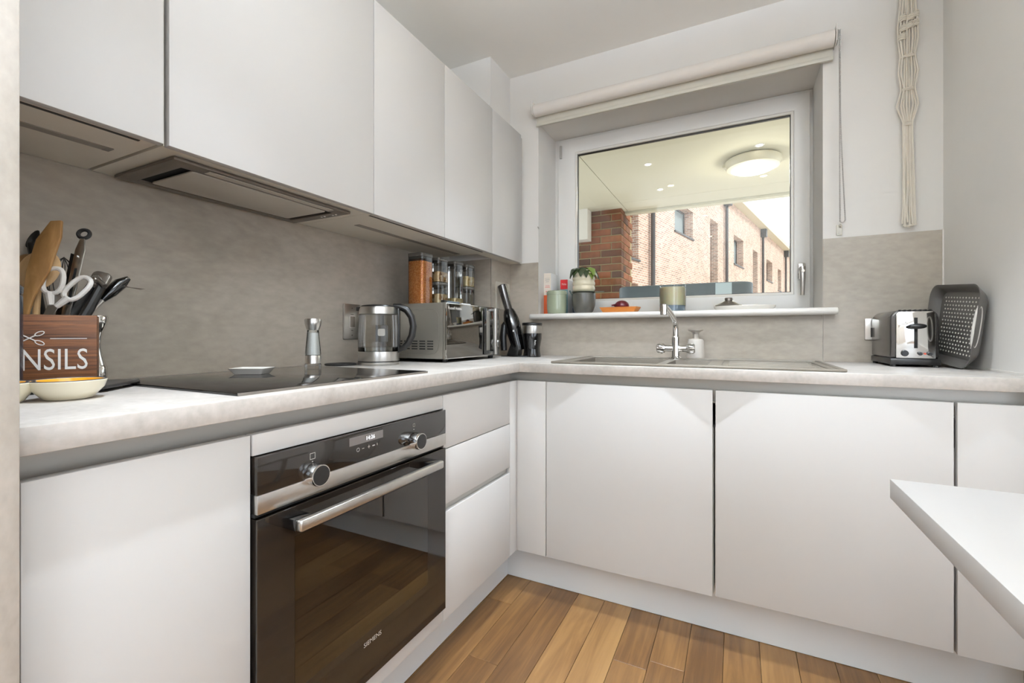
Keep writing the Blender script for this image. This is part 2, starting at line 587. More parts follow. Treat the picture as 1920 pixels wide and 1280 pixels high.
    def build(s, name, mat, parent=None, bevel=0.0, seg=2, smooth=True, angle=0.6, label=None, recentre=False):
        off = None
        if recentre:
            xs, ys, zs = zip(*s.v)
            off = Vector(((min(xs) + max(xs)) / 2, (min(ys) + max(ys)) / 2, min(zs)))
            s.v = [tuple(Vector(p) - off) for p in s.v]
        me = s.mesh(name, bevel, seg, smooth, angle)
        me.materials.append(M[mat] if isinstance(mat, str) else mat)
        o = bpy.data.objects.new(name, me)
        COL.objects.link(o)
        if off is not None:
            o.location = off
        if parent:
            o.parent = parent
        if label:
            o['label'] = label
        return o


def tag(o, label, cat=None, group=None, kind=None):
    o['label'] = label
    if cat:
        o['category'] = cat
    if group:
        o['group'] = group
    if kind:
        o['kind'] = kind
    return o


def thing(name, label, cat, loc=(0, 0, 0), rz=0.0, group=None):
    o = bpy.data.objects.new(name, None)
    o.empty_display_size = 0.05
    COL.objects.link(o)
    o.location = loc
    o.rotation_euler = (0, 0, rz)
    return tag(o, label, cat, group)


def struct(o, label):
    o['kind'] = 'structure'
    o['label'] = label
    return o


def struct_root(name, label, loc=(0, 0, 0)):
    o = bpy.data.objects.new(name, None)
    COL.objects.link(o)
    o.location = loc
    return struct(o, label)


def at(u, v, dep):
    """world point that lies dep metres in front of the camera plane, seen at picture point (u, v)"""
    lat = (u - 960) / F_PX * dep
    s, c = math.sin(TH), math.cos(TH)
    return Vector((CX - s * dep + c * lat, CY + c * dep + s * lat, CH - (v - V0) / F_PX * dep))


def copy_tree(o, parent=None):
    c = o.copy()
    COL.objects.link(c)
    c.parent = parent
    for ch in list(o.children):
        copy_tree(ch, c)
    return c


def text(name, body, height, mat, parent, mtx, extrude=0.0003, width=None, align='CENTER', label=None):
    """flat lettering: text in local XY scaled to cap height, then placed by mtx"""
    cu = bpy.data.curves.new(name, 'FONT')
    cu.body = body
    cu.align_x = align
    cu.size = 1
    cu.extrude = 0
    cu.resolution_u = 3
    t = bpy.data.objects.new(name, cu)
    COL.objects.link(t)
    bpy.context.view_layer.update()
    dg = bpy.context.evaluated_depsgraph_get()
    me = bpy.data.meshes.new_from_object(t.evaluated_get(dg))
    bpy.data.objects.remove(t)
    xs = [v.co.x for v in me.vertices]
    ys = [v.co.y for v in me.vertices]
    sy = height / (max(ys) - min(ys))
    sx = width / (max(xs) - min(xs)) if width else sy
    y0 = min(ys)
    ref = {'CENTER': (min(xs) + max(xs)) / 2, 'LEFT': min(xs), 'RIGHT': max(xs)}[align]
    for v in me.vertices:
        v.co = mtx @ Vector(((v.co.x - ref) * sx, (v.co.y - y0) * sy, extrude))
    me.name = name
    me.materials.clear()
    me.materials.append(M[mat])
    o = bpy.data.objects.new(name, me)
    COL.objects.link(o)
    o.parent = parent
    if label:
        o['label'] = label
    return o


def face_mtx(origin, xdir, ydir):
    x, y = Vector(xdir).normalized(), Vector(ydir).normalized()
    z = x.cross(y)
    m = Matrix((x, y, z)).transposed().to_4x4()
    m.translation = Vector(origin)
    return m


def rounded(x0, x1, y0, y1, r, n=5):
    pts = []
    for cx, cy, a0 in ((x1 - r, y1 - r, 0), (x0 + r, y1 - r, PI / 2), (x0 + r, y0 + r, PI), (x1 - r, y0 + r, 1.5 * PI)):
        for i in range(n + 1):
            a = a0 + PI / 2 * i / n
            pts.append((cx + r * math.cos(a), cy + r * math.sin(a)))
    return pts


# ---------------------------------------------------------------- room constants
XL, YB, XR, ZC = -0.615, 0.654, 1.51, 2.498
YR = -4.9
ZT, TT, WO = 0.92, 0.036, 0.0195
ZD0, ZD1 = 0.161, 0.848
XU, ZU0, ZU1 = -0.2696, 1.430, 2.138
WX0, WX1, WZ0, WZ1 = -0.187, 1.124, 1.146, 2.205   # window opening
# ================================================================ the room
# ---- floor with planks
XF, YE = 4.6, -0.12  # living area added and right wall cut short to admit side light
PY0, PY1 = -2.4, 0.1
fl = MB().box(XL - 0.2, XR + 0.2, YR - 0.2, YB + 0.02, -0.12, -0.006).box(XR + 0.2, XF + 0.2, YR - 0.2, YE, -0.12, -0.006).build('floor', 'floor_gap', smooth=False)
struct(fl, 'oak plank floor of the kitchen')
MB().box(XL - 0.01, XF, YR, PY0, -0.006, 0.0).box(XR, XF, PY0, YE, -0.006, 0.0).build('far_boards', 'floor', fl, smooth=False)
PW = 0.105
k = 0
for i in range(-1, 15):
    x0 = -0.081 + PW * i
    x1 = min(x0 + PW, XR)
    y = PY0
    first = True
    while y < PY1 - 0.01:
        L = random.uniform(0.75, 1.1) if not first else random.uniform(0.25, 1.0)
        if i == 1 and not first:
            L = 0.86
        y2 = min(y + L, PY1)
        if PY1 - y2 < 0.12:
            y2 = PY1
        w, ln = x1 - x0 - 0.0012, y2 - y - 0.0012
        pl = MB().box(-w / 2, w / 2, -ln / 2, ln / 2, -0.006, 0.0).build('plank', 'floor', fl, bevel=0.0009, seg=1, smooth=False)
        pl.location = ((x0 + x1) / 2, (y + y2) / 2, 0)
        y = y2
        first = False

# ---- walls and ceiling
wl = MB().box(XL - 0.2, XL - 0.010, YR, YB + 0.2, 0, ZC).build('wall_left', 'wall', smooth=False)
struct(wl, 'off-white left wall behind the hob run')
MB().box(XL - 0.010, XL, -1.42, 0.428, ZT, ZU0 + 0.004).build('splashback', 'splash', wl, smooth=False, label='grey concrete-look splashback panel')
wb = MB()
wb.box(XL - 0.2, WX0, YB + 0.004, 0.93, 0, ZC).box(WX1, XR + 0.2, YB + 0.004, 0.93, 0, ZC)
wb.box(WX0, WX1, YB + 0.004, 0.93, 0, WZ0 - 0.028).box(WX0, WX1, YB + 0.004, 0.93, WZ1, ZC)
wb = struct(wb.build('wall_back', 'wall', smooth=False), 'off-white window wall at the end of the kitchen')
MB().box(-0.359, WX0 - 0.0, YB, YB + 0.004, ZT, 1.434).build('splashback', 'splash', wb, smooth=False)
MB().box(WX0 + 0.001, WX1 - 0.001, YB, YB + 0.004, ZT, WZ0 - 0.03).build('splashback', 'splash', wb, smooth=False)
MB().box(WX1 + 0.001, XR - 0.004, YB, YB + 0.004, ZT, 1.438).build('splashback', 'splash', wb, smooth=False)
MB().box(XR - 0.004, XR, YB - 0.003, YB + 0.004, ZT, 1.44).build('edge_strip', 'white', wb, smooth=False)
wr_ = struct(MB().box(XR, XR + 0.12, YE, YB + 0.2, 0, ZC).build('wall_right', 'wall', smooth=False), 'off-white right wall beside the toaster')
MB().box(XR - 0.004, XR, -0.02, YB - 0.003, ZT, ZT + 0.006).build('sealant_bead', 'white', wr_, smooth=False)
MB().box(XR - 0.012, XR, YE, -0.02, 0.0, 0.11).build('skirting', 'white', wr_, smooth=False)
struct(MB().box(XR + 0.12, XF, YE, YE + 0.2, 0, ZC).build('wall_living', 'wall', smooth=False), 'off-white wall of the added living area round the corner')
struct(MB().box(XF, XF + 0.2, YR, -4.1, 0, ZC).box(XF, XF + 0.2, -1.0, YE + 0.2, 0, ZC).box(XF, XF + 0.2, -4.1, -1.0, 2.33, ZC).box(XF, XF + 0.2, -4.1, -1.0, 0, 0.17).build('wall_side', 'wall', smooth=False), 'far side wall of the added living area with an added window')
wc = MB().box(XL - 0.009, -0.363, 0.428, YB + 0.003, 0.9, ZC).build('wall_corner', 'wall', smooth=False)
struct(wc, 'boxed-in pipe column in the far left corner')
MB().box(XL, -0.359, 0.424, 0.428, ZT, ZU0 + 0.002).build('splashback', 'splash', wc, smooth=False)
MB().box(-0.363, -0.359, 0.4245, YB, ZT, ZU0 + 0.002).build('splashback', 'splash', wc, smooth=False)
struct(MB().box(XL - 0.2, XF + 0.2, YR - 0.2, YB + 0.2, ZC, ZC + 0.12).build('ceiling', 'ceil', smooth=False), 'plain off-white ceiling')
wf = MB().box(XL - 0.2, 1.88, YR - 0.2, YR, 0, ZC).box(3.62, XF + 0.2, YR - 0.2, YR, 0, ZC)
wf.box(1.88, 3.62, YR - 0.2, YR, 2.33, ZC).box(1.88, 3.62, YR - 0.2, YR, 0, 0.17)
struct(wf.build('wall_front', 'wall', smooth=False), 'wall behind the camera with an added tall window')
w2 = struct_root('window_added_2', 'added tall window in the wall behind the camera', (2.75, YR - 0.1, 0.17))  # rear window added out of view as a source of fill
MB().box(-0.87, -0.80, -0.04, 0.03, 0, 2.16).box(0.80, 0.87, -0.04, 0.03, 0, 2.16).box(-0.8, 0.8, -0.04, 0.03, 0, 0.07).box(-0.8, 0.8, -0.04, 0.03, 2.09, 2.16).build('window_frame', 'upvc', w2, smooth=False)

w3 = struct_root('window_added_3', 'added wide window in the side wall of the living area', (XF + 0.1, -2.55, 0.17))  # unseen side window, added so fill reaches the left run
MB().box(-0.03, 0.04, -1.55, -1.48, 0, 2.16).box(-0.03, 0.04, 1.48, 1.55, 0, 2.16).box(-0.03, 0.04, -1.48, 1.48, 0, 0.07).box(-0.03, 0.04, -1.48, 1.48, 2.09, 2.16).build('window_frame', 'upvc', w3, smooth=False)

# ---- window_1
w1 = struct_root('window_1', 'white tilt-and-turn window above the sink', ((WX0 + WX1) / 2, 0.93, WZ0))
OX, OZ = (WX0 + WX1) / 2, WZ0


def ring(mb, x0, x1, z0, z1, t, y0, y1):
    """rectangular frame standing in XZ"""
    tl, tr, tb, tt = t
    o = [(x0, z0), (x1, z0), (x1, z1), (x0, z1)]
    h = [(x0 + tl, z0 + tb), (x1 - tr, z0 + tb), (x1 - tr, z1 - tt), (x0 + tl, z1 - tt)]
    vs = [(a, y0, b) for a, b in o + h] + [(a, y1, b) for a, b in o + h]
    fs = []
    for i in range(4):
        j = (i + 1) % 4
        fs += [(i, j, 4 + j, 4 + i), (8 + j, 8 + i, 12 + i, 12 + j), (8 + i, 8 + j, j, i), (12 + j, 12 + i, 4 + i, 4 + j)]
    return mb.add(vs, fs)


gx0, gx1, gz0, gz1 = -0.046 - OX, 1.032 - OX, 1.239 - OZ, 2.100 - OZ
ring(MB(), WX0 - OX, WX1 - OX, 0, WZ1 - OZ, (0.045, 0.03, 0.03, 0.035), -0.012, 0.06).build('window_frame', 'upvc', w1, bevel=0.003)
ring(MB(), WX0 - OX + 0.026, WX1 - OX - 0.014, 0.012, WZ1 - OZ - 0.02,
     (gx0 - (WX0 - OX + 0.026) - 0.012, (WX1 - OX - 0.014) - gx1 - 0.012, gz0 - 0.024, (WZ1 - OZ - 0.02) - gz1 - 0.012), -0.030, -0.0121).build('sash', 'upvc', w1, bevel=0.004)
ring(MB(), gx0 - 0.012, gx1 + 0.012, gz0 - 0.012, gz1 + 0.012, (0.012, 0.012, 0.012, 0.012), -0.024, 0.0).build('glazing_bead', 'gloss_white', w1, bevel=0.002)
ring(MB(), gx0 - 0.001, gx1 + 0.001, gz0 - 0.001, gz1 + 0.001, (0.004, 0.004, 0.004, 0.006), -0.010, 0.004).build('glazing_gasket', 'black', w1, smooth=False)
MB().box(gx0, gx1, -0.004, -0.0035, gz0, gz1).build('glass_pane', 'pane', w1, smooth=False)
hg = MB().tube([(WX0 - OX + 0.044, -0.034, WZ1 - OZ - 0.12), (WX0 - OX + 0.044, -0.034, WZ1 - OZ - 0.045)], 0.007, 12)
hg.build('hinge', 'steel', w1)
hx, hz = 1.074 - OX, 1.335 - OZ
hd = MB().box(hx - 0.016, hx + 0.016, -0.042, -0.030, hz - 0.04, hz + 0.04).build('handle_plate', 'chrome', w1, bevel=0.006, seg=3)
MB().tube([(hx, -0.040, hz + 0.008), (hx, -0.068, hz + 0.008)], 0.013, 14).build('handle_neck', 'dark_steel', w1)
MB().tube([(hx, -0.070, hz + 0.018), (hx, -0.074, hz - 0.03), (hx, -0.072, hz - 0.08), (hx, -0.066, hz - 0.115)], [0.013, 0.0125, 0.010, 0.009], 12).build('handle', 'steel', w1)
MB().tube([(hx, -0.084, hz - 0.004), (hx, -0.09, hz - 0.004)], 0.0065, 12).build('lock', 'chrome', w1)
# sill with a rounded nose
sp = []
for i in range(9):
    a = PI / 2 + PI * i / 8
    sp.append((0.604 + 0.0145 * math.cos(a), -0.0145 + 0.0145 * math.sin(a)))
sp = [(0.92, 0.0)] + sp + [(0.92, -0.029)]
sl = MB().prism([(y - 0.93, z) for y, z in sp], -0.215 - OX, 1.168 - OX, 'x')
# trim the ears: board behind the wall face only inside the opening
sl = MB()
sl.prism([(y - 0.93, z) for y, z in [(0.6535, 0.0)] + sp[1:-1] + [(0.6535, -0.029)]], -0.214 - OX, 1.168 - OX, 'x')
sl.box(WX0 - OX, WX1 - OX, 0.6535 - 0.93, 0.92 - 0.93, -0.029, 0.0)
sl.build('sill', 'white', w1, bevel=0.004, angle=0.9)

# ---- plinths
b1 = MB().box(-0.1005, -0.0845, -1.41, 0.085, 0.002, 0.158).build('baseboard_left', 'plinth', smooth=False)
struct(b1, 'pale grey plinth under the oven run')
b2 = MB().box(-0.0845, 1.497, 0.085, 0.101, 0.002, 0.158).build('baseboard_back', 'plinth', smooth=False)
struct(b2, 'pale grey plinth under the sink run')

# ================================================================ base units
def carcass(mb, x0, x1, y0, y1, z0, z1, t=0.016, open_axis=None):
    return mb.box(x0, x1, y0, y1, z0, z1)


BX0 = XL + 0.015
# tall end panel at the left edge
tp = MB().box(-0.60, 0.045, -1.448, -1.4215, 0.0, 2.40)
tag(tp.build('tall_end_panel', 'panel', bevel=0.002), 'grey concrete-look tall end panel at the left edge of the picture', 'panel')

tc_ = thing('tall_cabinet', 'tall white fridge housing left of the end panel', 'cabinet', (-0.02, -1.76, 0.0))
MB().box(-0.57, -0.0015, -0.30, 0.3105, 0.10, 2.39).build('body', 'carcass', tc_, smooth=False)
MB().box(0.0, 0.02, -0.298, 0.308, 0.12, 0.88).build('door', 'door', tc_, bevel=0.0012)
MB().box(0.0, 0.02, -0.298, 0.308, 0.884, 2.39).build('door', 'door', tc_, bevel=0.0012)
MB().box(-0.53, -0.06, -0.30, 0.3105, 0.0, 0.0995).build('plinth', 'plinth', tc_, smooth=False)

# narrow cabinet left of the oven
c = thing('base_cabinet', 'narrow white base cabinet left of the oven', 'cabinet', (-0.02, -1.261, 0.0))
MB().box(BX0 + 0.02, -0.0015, -0.149, 0.149, 0.16, 0.80).build('body', 'carcass', c, smooth=False)
MB().box(0.0, 0.02, -0.1475, 0.1475, ZD0, ZD1).build('door', 'door', c, bevel=0.0012)

# oven housing
c = thing('oven_housing', 'white housing cabinet framing the built-in oven', 'cabinet', (-0.02, -0.811, 0.0))
MB().box(BX0 + 0.02, -0.0015, -0.2985, -0.2835, 0.16, 0.80).box(BX0 + 0.02, -0.0015, 0.2835, 0.2985, 0.16, 0.80).box(BX0 + 0.02, -0.0015, -0.2835, 0.2835, 0.16, 0.1755).build('body', 'carcass', c, smooth=False)
MB().box(0.0, 0.02, -0.2985, 0.2985, 0.8085, ZD1).build('top_strip', 'door', c, bevel=0.0012)
MB().box(0.0, 0.02, -0.2985, 0.2985, ZD0, 0.2055).build('bottom_strip', 'door', c, bevel=0.0012)

# drawer unit
c = thing('drawer_unit', 'white unit of three drawers right of the oven', 'cabinet', (-0.02, -0.286, 0.0))
MB().box(BX0 + 0.02, -0.0015, -0.2235, 0.2235, 0.16, 0.80).build('body', 'carcass', c, smooth=False)
for nm, z0, z1 in (('drawer', 0.6845, ZD1), ('drawer', 0.5135, 0.6815), ('drawer', ZD0, 0.4895)):
    MB().box(0.0, 0.02, -0.2235, 0.2235, z0, z1).build(nm, 'door', c, bevel=0.0012)
MB().box(-0.0014, 0.003, -0.2235, 0.2235, 0.4895, 0.5135).build('grip_channel', 'rail', c, smooth=False)

# corner filler
c = thing('corner_filler', 'white corner filler panels where both runs meet', 'panel', (-0.0, 0.0, 0.0))
MB().box(-0.02, 0.0, -0.0595, 0.02, ZD0, ZD1).build('panel', 'door', c, bevel=0.0012)
MB().box(0.0005, 0.1262, 0.0, 0.02, ZD0, ZD1).build('panel', 'door', c, bevel=0.0012)

# sink run
def back_unit(name, label, x0, x1, d0, d1, dy=0.0, dz0=0.0, dz1=0.0, cat='cabinet'):
    c = thing(name, label, cat, ((x0 + x1) / 2, 0.02, 0.0))
    cx = (x0 + x1) / 2
    MB().box(x0 - cx + 0.001, x1 - cx - 0.001, 0.0015, 0.55, 0.16, 0.72).build('body', 'carcass', c, smooth=False)
    MB().box(d0 - cx, d1 - cx, -0.02 + dy, 0.0 + dy, ZD0 + dz0, ZD1 + dz1).build('door', 'door', c, bevel=0.0012)
    return c


back_unit('base_cabinet', 'white base cabinet under the sink bowls beside the corner filler', 0.128, 0.729, 0.1292, 0.7255)
back_unit('base_cabinet', 'wide white base cabinet under the draining board in the middle of the sink run', 0.731, 1.331, 0.7345, 1.3265, -0.002, 0.004, 0.0)
back_unit('base_cabinet', 'slim white base cabinet against the right wall behind the table corner', 1.333, 1.508, 1.3345, 1.506)

# grip rails
r1 = MB()
r1.box(-0.050, -0.046, -1.41, 0.0445, 0.803, 0.882).box(-0.046, -0.0225, -1.41, -0.047, 0.803, 0.807)
tag(r1.build('grip_rail', 'rail', smooth=False), 'pale metal grip channel above the doors of the oven run', 'rail')
r2 = MB()
r2.box(-0.050, 1.508, 0.045, 0.049, 0.803, 0.882).box(-0.0215, 1.508, 0.0225, 0.045, 0.803, 0.807)
tag(r2.build('grip_rail', 'rail', smooth=False), 'pale metal grip channel above the doors of the sink run', 'rail')

# worktops
w = MB().box(XL + 0.001, WO, -1.421, YB - 0.001, ZT - TT, ZT).build('worktop', 'worktop', bevel=0.0015)
tag(w, 'grey concrete-look worktop carrying the hob and kettle', 'worktop')
SX0, SX1, SY0, SY1 = 0.147, 1.09, 0.012, 0.512
w = MB().frame(WO + 0.0005, XR - 0.001, -WO, YB - 0.001, SX0 + 0.02, SX1 - 0.02, SY0 + 0.02, SY1 - 0.02, ZT - TT, ZT).build('worktop', 'worktop', bevel=0.0015)
tag(w, 'grey concrete-look worktop holding the sink under the window', 'worktop')

# ================================================================ upper units
def upper(name, label, y0, y1, under=True, door_y1=None, carc_x0=XL + 0.002):
    cy = (y0 + y1) / 2
    c = thing(name, label, 'cabinet', (XU - 0.02, cy, ZU0))
    MB().box(carc_x0 - XU + 0.02, -0.0015, y0 - cy + 0.0005, y1 - cy - 0.0005, 0.004, ZU1 - ZU0 - 0.004).build('body', 'under', c, smooth=False)
    MB().box(0.0, 0.02, y0 - cy + 0.0012, (door_y1 or y1) - cy - 0.0012, 0.0, ZU1 - ZU0).build('door', 'door', c, bevel=0.0012)
    return c, cy


def led(c, cy, y0, y1, x0=-0.43, x1=-0.405):
    X = XU - 0.02
    MB().box(x0 - X, x1 - X, y0 - cy, y1 - cy, 0.0025, 0.0042).build('light_strip', 'led', c, smooth=False)
    MB().box(x0 - X, x1 - X, y1 - cy, y1 - cy + 0.012, 0.002, 0.0042).build('strip_end_cap', 'dark_steel', c, smooth=False)


def groove(c, cy, y0, y1):
    MB().box(-0.022, -0.014, y0 - cy, y1 - cy, 0.003, 0.0042).build('grip_groove', 'print_black', c, smooth=False)


c, cy = upper('wall_cabinet', 'white wall cabinet above the utensil box, cut by the left edge', -1.42, -1.1225)
led(c, cy, -1.41, -1.165)
groove(c, cy, -1.41, -1.15)
c, cy = upper('wall_cabinet', 'wide white wall cabinet with the extractor hood beneath it', -1.1148, -0.519)
c, cy = upper('wall_cabinet', 'white wall cabinet right of the hood cabinet above the kettle', -0.5185, -0.119)
led(c, cy, -0.425, -0.125, -0.455, -0.43)
groove(c, cy, -0.50, -0.12)
c, cy = upper('wall_cabinet', 'white wall cabinet above the microwave and storage jars', -0.1185, 0.281)
led(c, cy, -0.118, 0.225, -0.455, -0.43)
groove(c, cy, -0.118, 0.25)
c, cy = upper('wall_cabinet', 'narrow white wall cabinet in the corner beside the window', 0.2815, 0.652, door_y1=0.610, carc_x0=-0.357)
MB().box(-0.0014, 0.004, 0.6115 - cy, 0.652 - cy, 0.0, ZU1 - ZU0).build('filler_strip', 'door', c, smooth=False)

# extractor hood, set into the hood cabinet's base
hx0, hx1, hy0, hy1 = -0.595, -0.325, -1.077, -0.566
h = thing('extractor_hood', 'built-in dark steel extractor hood with pale centre plate', 'hood', ((hx0 + hx1) / 2, (hy0 + hy1) / 2, 1.4245))
ox, oy = (hx0 + hx1) / 2, (hy0 + hy1) / 2
MB().frame(hx0 - ox, hx1 - ox, hy0 - oy, hy1 - oy, -0.570 - ox, -0.370 - ox, -1.04 - oy, -0.600 - oy, 0.0, 0.008).build('frame', 'hood_frame', h, bevel=0.0015)
MB().box(-0.572 - ox, -0.368 - ox, -1.042 - oy, -0.598 - oy, 0.0065, 0.0085).build('recess', 'void', h, smooth=False)
MB().prism(rounded(-0.556 - ox, -0.373 - ox, -1.015 - oy, -0.622 - oy, 0.008), -0.001, 0.003).build('centre_plate', 'hood_plate', h, bevel=0.001)
MB().box(-0.358 - ox, -0.336 - ox, -0.995 - oy, -0.625 - oy, -0.0012, 0.001).build('lamp_cover', 'hood_plate', h, smooth=False)
for i, xx in enumerate((-0.372, -0.386, -0.424, -0.438)):
    MB().lathe([(0.0035, -0.0012), (0.0035, 0.001)], 10, (xx - ox, -0.583 - oy, 0)).build('button', 'print_white', h, smooth=False)

# ================================================================ oven
o = thing('oven', 'built-in black glass oven with steel bar handle and two knobs', 'oven', (0.0, -0.811, 0.0))
OW = 0.2975
MB().box(-0.51, -0.021, -0.278, 0.278, 0.2125, 0.220).box(-0.51, -0.021, -0.278, 0.278, 0.775, 0.7825).box(-0.51, -0.021, -0.278, -0.27, 0.2125, 0.7825).box(-0.51, -0.021, 0.27, 0.278, 0.2125, 0.7825).box(-0.51, -0.50, -0.27, 0.27, 0.22, 0.775).build('body', 'cavity', o, smooth=False)
for zz in (0.36, 0.47, 0.58):
    rk = MB()
    rk.tube([(-0.06, -0.25, zz), (-0.06, 0.25, zz)], 0.003, 6)
    rk.tube([(-0.42, -0.25, zz), (-0.42, 0.25, zz)], 0.003, 6)
    for j in range(13):
        yy = -0.24 + 0.04 * j
        rk.tube([(-0.06, yy, zz), (-0.42, yy, zz)], 0.0014, 5)
    for s in (-1, 1):
        rk.tube([(-0.05, 0.262 * s, zz), (-0.44, 0.262 * s, zz)], 0.003, 6)
    rk.build('rack', 'steel', o)
f = MB().box(-0.0195, 0.012, -OW, OW, 0.737, 0.8065).build('control_panel', 'oven_black', o, bevel=0.001)
MB().box(-0.0195, 0.0128, -OW, OW, 0.7015, 0.7368).build('steel_band', 'steel', o, bevel=0.001)
MB().box(-0.0195, 0.004, -OW, OW, 0.6945, 0.7012).build('vent_slot', 'void', o, smooth=False)
d = MB()
ring_o = [(-OW, 0.2085), (OW, 0.2085), (OW, 0.692), (-OW, 0.692)]
ring_h = [(-0.219, 0.325), (0.209, 0.325), (0.209, 0.632), (-0.219, 0.632)]
vs = [(0.012, a, b) for a, b in ring_o + ring_h] + [(-0.0195, a, b) for a, b in ring_o + ring_h]
fs = []
for i in range(4):
    j = (i + 1) % 4
    fs += [(i, j, 4 + j, 4 + i), (8 + j, 8 + i, 12 + i, 12 + j), (8 + i, 8 + j, j, i), (12 + j, 12 + i, 4 + i, 4 + j)]
d.add(vs, fs)
d = d.build('door', 'oven_black', o, bevel=0.0008, seg=1)
MB().box(0.0115, 0.0122, -0.2192, 0.2092, 0.3248, 0.6322).build('glass_pane', 'oven_glass', d, smooth=False)
hb = MB().box(0.050, 0.066, -0.248, 0.214, 0.660, 0.682).build('handle', 'steel', d, bevel=0.005, seg=3)
for yy in (-0.232, 0.190):
    MB().box(0.012, 0.051, yy - 0.016, yy + 0.022, 0.660, 0.682).build('handle_bracket', 'gloss_black', d, bevel=0.002)
text('lettering', 'SIEMENS', 0.0105, 'print_grey', d, face_mtx((0.0122, -0.006, 0.2945), (0, 1, 0), (0, 0, 1)), width=0.058, label='SIEMENS in pale grey')
for yy in (-0.178, 0.148):
    kn = MB().lathe([(0.0215, 0.0), (0.0225, 0.004), (0.0225, 0.024), (0.0215, 0.0265), (0.0195, 0.0265)], 36)
    kn.xform(Matrix.Translation((0.0125, yy, 0.7455)) @ Matrix.Rotation(PI / 2, 4, 'Y'))
    kn = kn.build('knob', 'chrome', o)
    fc = MB().lathe([(0.0197, 0.0262), (0.0197, 0.0272), (0.0, 0.0274)], 36)
    fc.xform(Matrix.Translation((0.0125, yy, 0.7455)) @ Matrix.Rotation(PI / 2, 4, 'Y'))
    fc.build('knob_face', 'black', kn)
dp = MB().box(0.0118, 0.0123, -0.079, 0.029, 0.7785, 0.7975).build('display', 'display', f, smooth=False)
text('digits', '14:26', 0.0095, 'digit', f, face_mtx((0.0124, -0.013, 0.783), (0, 1, 0), (0, 0, 1)), label='clock reading 14:26')
def bar3(mb, y0, y1, z0, z1, x=0.0126):
    return mb.box(x - 0.0006, x, y0, y1, z0, z1)


def symbol(mb):
    return mb.build('symbol', 'print_grey', f, smooth=False)


for yy, zz, s_ in ((-0.178, 0.782, 0.0065), (0.148, 0.787, 0.004)):
    vs = [(0.0126, yy + a_ * s_ * k_, zz + b_ * s_ * k_) for k_ in (1.0, 0.84) for a_, b_ in ((-1, -1), (1, -1), (1, 1), (-1, 1))]
    symbol(MB().add(vs, [(i, (i + 1) % 4, 4 + (i + 1) % 4, 4 + i) for i in range(4)]))
    symbol(bar3(MB(), yy - 0.0012, yy + 0.0012, zz - 0.0125, zz - 0.0105))
symbol(bar3(MB(), -0.0405, -0.034, 0.7655, 0.7663))
symbol(MB().prism([(-0.0225, 0.7655), (-0.0191, 0.7655), (-0.0191, 0.762), (-0.0183, 0.762), (-0.0183, 0.7655), (-0.015, 0.7655), (-0.015, 0.7663), (-0.0183, 0.7663), (-0.0183, 0.770), (-0.0191, 0.770), (-0.0191, 0.7663), (-0.0225, 0.7663)], 0.012, 0.0126, 'x'))
symbol(bar3(MB(), -0.007, 0.001, 0.7645, 0.7668))
symbol(bar3(MB(), 0.008, 0.0095, 0.7635, 0.769))
symbol(MB().tube([(0.0123, -0.053 + 0.0042 * math.cos(a_), 0.766 + 0.0042 * math.sin(a_)) for a_ in [2 * PI * i / 16 for i in range(16)]], 0.0005, 4, closed=True))

# ================================================================ hob
hb = thing('hob', 'black glass induction hob set into the worktop', 'hob', (-0.27, -0.8435, ZT))
MB().prism(rounded(-0.25, 0.25, -0.2815, 0.2815, 0.006, 3), 0.0003, 0.006).build('glass_top', 'hob', hb, bevel=0.001)
MB().box(0.2502, 0.252, -0.2815, 0.2815, 0.0003, 0.0055).build('front_trim', 'dark_steel', hb, smooth=False)

# ================================================================ sink and tap
s = thing('sink', 'taupe inset sink with one and a half bowls and drainer', 'sink', (0.0, 0.0, ZT))
bx = [(0.205, 0.535, 0.075, 0.425, -0.17), (0.565, 0.705, 0.095, 0.385, -0.12)]
dk = MB()
def plate(x0, x1, y0, y1):
    dk.box(x0, x1, y0, y1, 0.0004, 0.006)
plate(SX0, SX1, SY0, 0.075); plate(SX0, SX1, 0.425, SY1)
plate(SX0, 0.205, 0.075, 0.425); plate(0.535, 0.565, 0.075, 0.425)
plate(0.565, 0.705, 0.075, 0.095); plate(0.565, 0.705, 0.385, 0.425)
plate(0.705, 0.75, 0.075, 0.425); plate(1.055, SX1, 0.075, 0.425)
dk.build('deck', 'sink', s, smooth=False)
rim = MB().frame(SX0 - 0.003, SX1 + 0.003, SY0 - 0.003, SY1 + 0.003, SX0 + 0.012, SX1 - 0.012, SY0 + 0.012, SY1 - 0.012, 0.0006, 0.0095)
rim.build('rim', 'sink', s, bevel=0.003)
for x0, x1, y0, y1, z in bx:
    b = MB()
    i = 0.012
    vs = [(x0, y0, 0.005), (x1, y0, 0.005), (x1, y1, 0.005), (x0, y1, 0.005), (x0 + i, y0 + i, z), (x1 - i, y0 + i, z), (x1 - i, y1 - i, z), (x0 + i, y1 - i, z)]
    b.add(vs, [(4, 5, 6, 7), (0, 1, 5, 4), (1, 2, 6, 5), (2, 3, 7, 6), (3, 0, 4, 7)])
    bo = b.build('bowl', 'sink', s, smooth=False)
    MB().lathe([(0.03, z + 0.0005), (0.03, z + 0.003), (0.018, z + 0.004), (0.0, z + 0.002)], 20, ((x0 + x1) / 2, (y0 + y1) / 2, 0)).build('waste', 'chrome', bo)
dr = MB().box(0.75, 1.055, 0.075, 0.425, 0.0004, 0.0035).build('drainer', 'sink', s, smooth=False)
for i in range(8):
    yy = 0.105 + 0.0415 * i
    MB().box(0.77, 1.035, yy - 0.007, yy + 0.007, 0.0036, 0.0068).build('drainer_ridge', 'sink', dr, bevel=0.002)

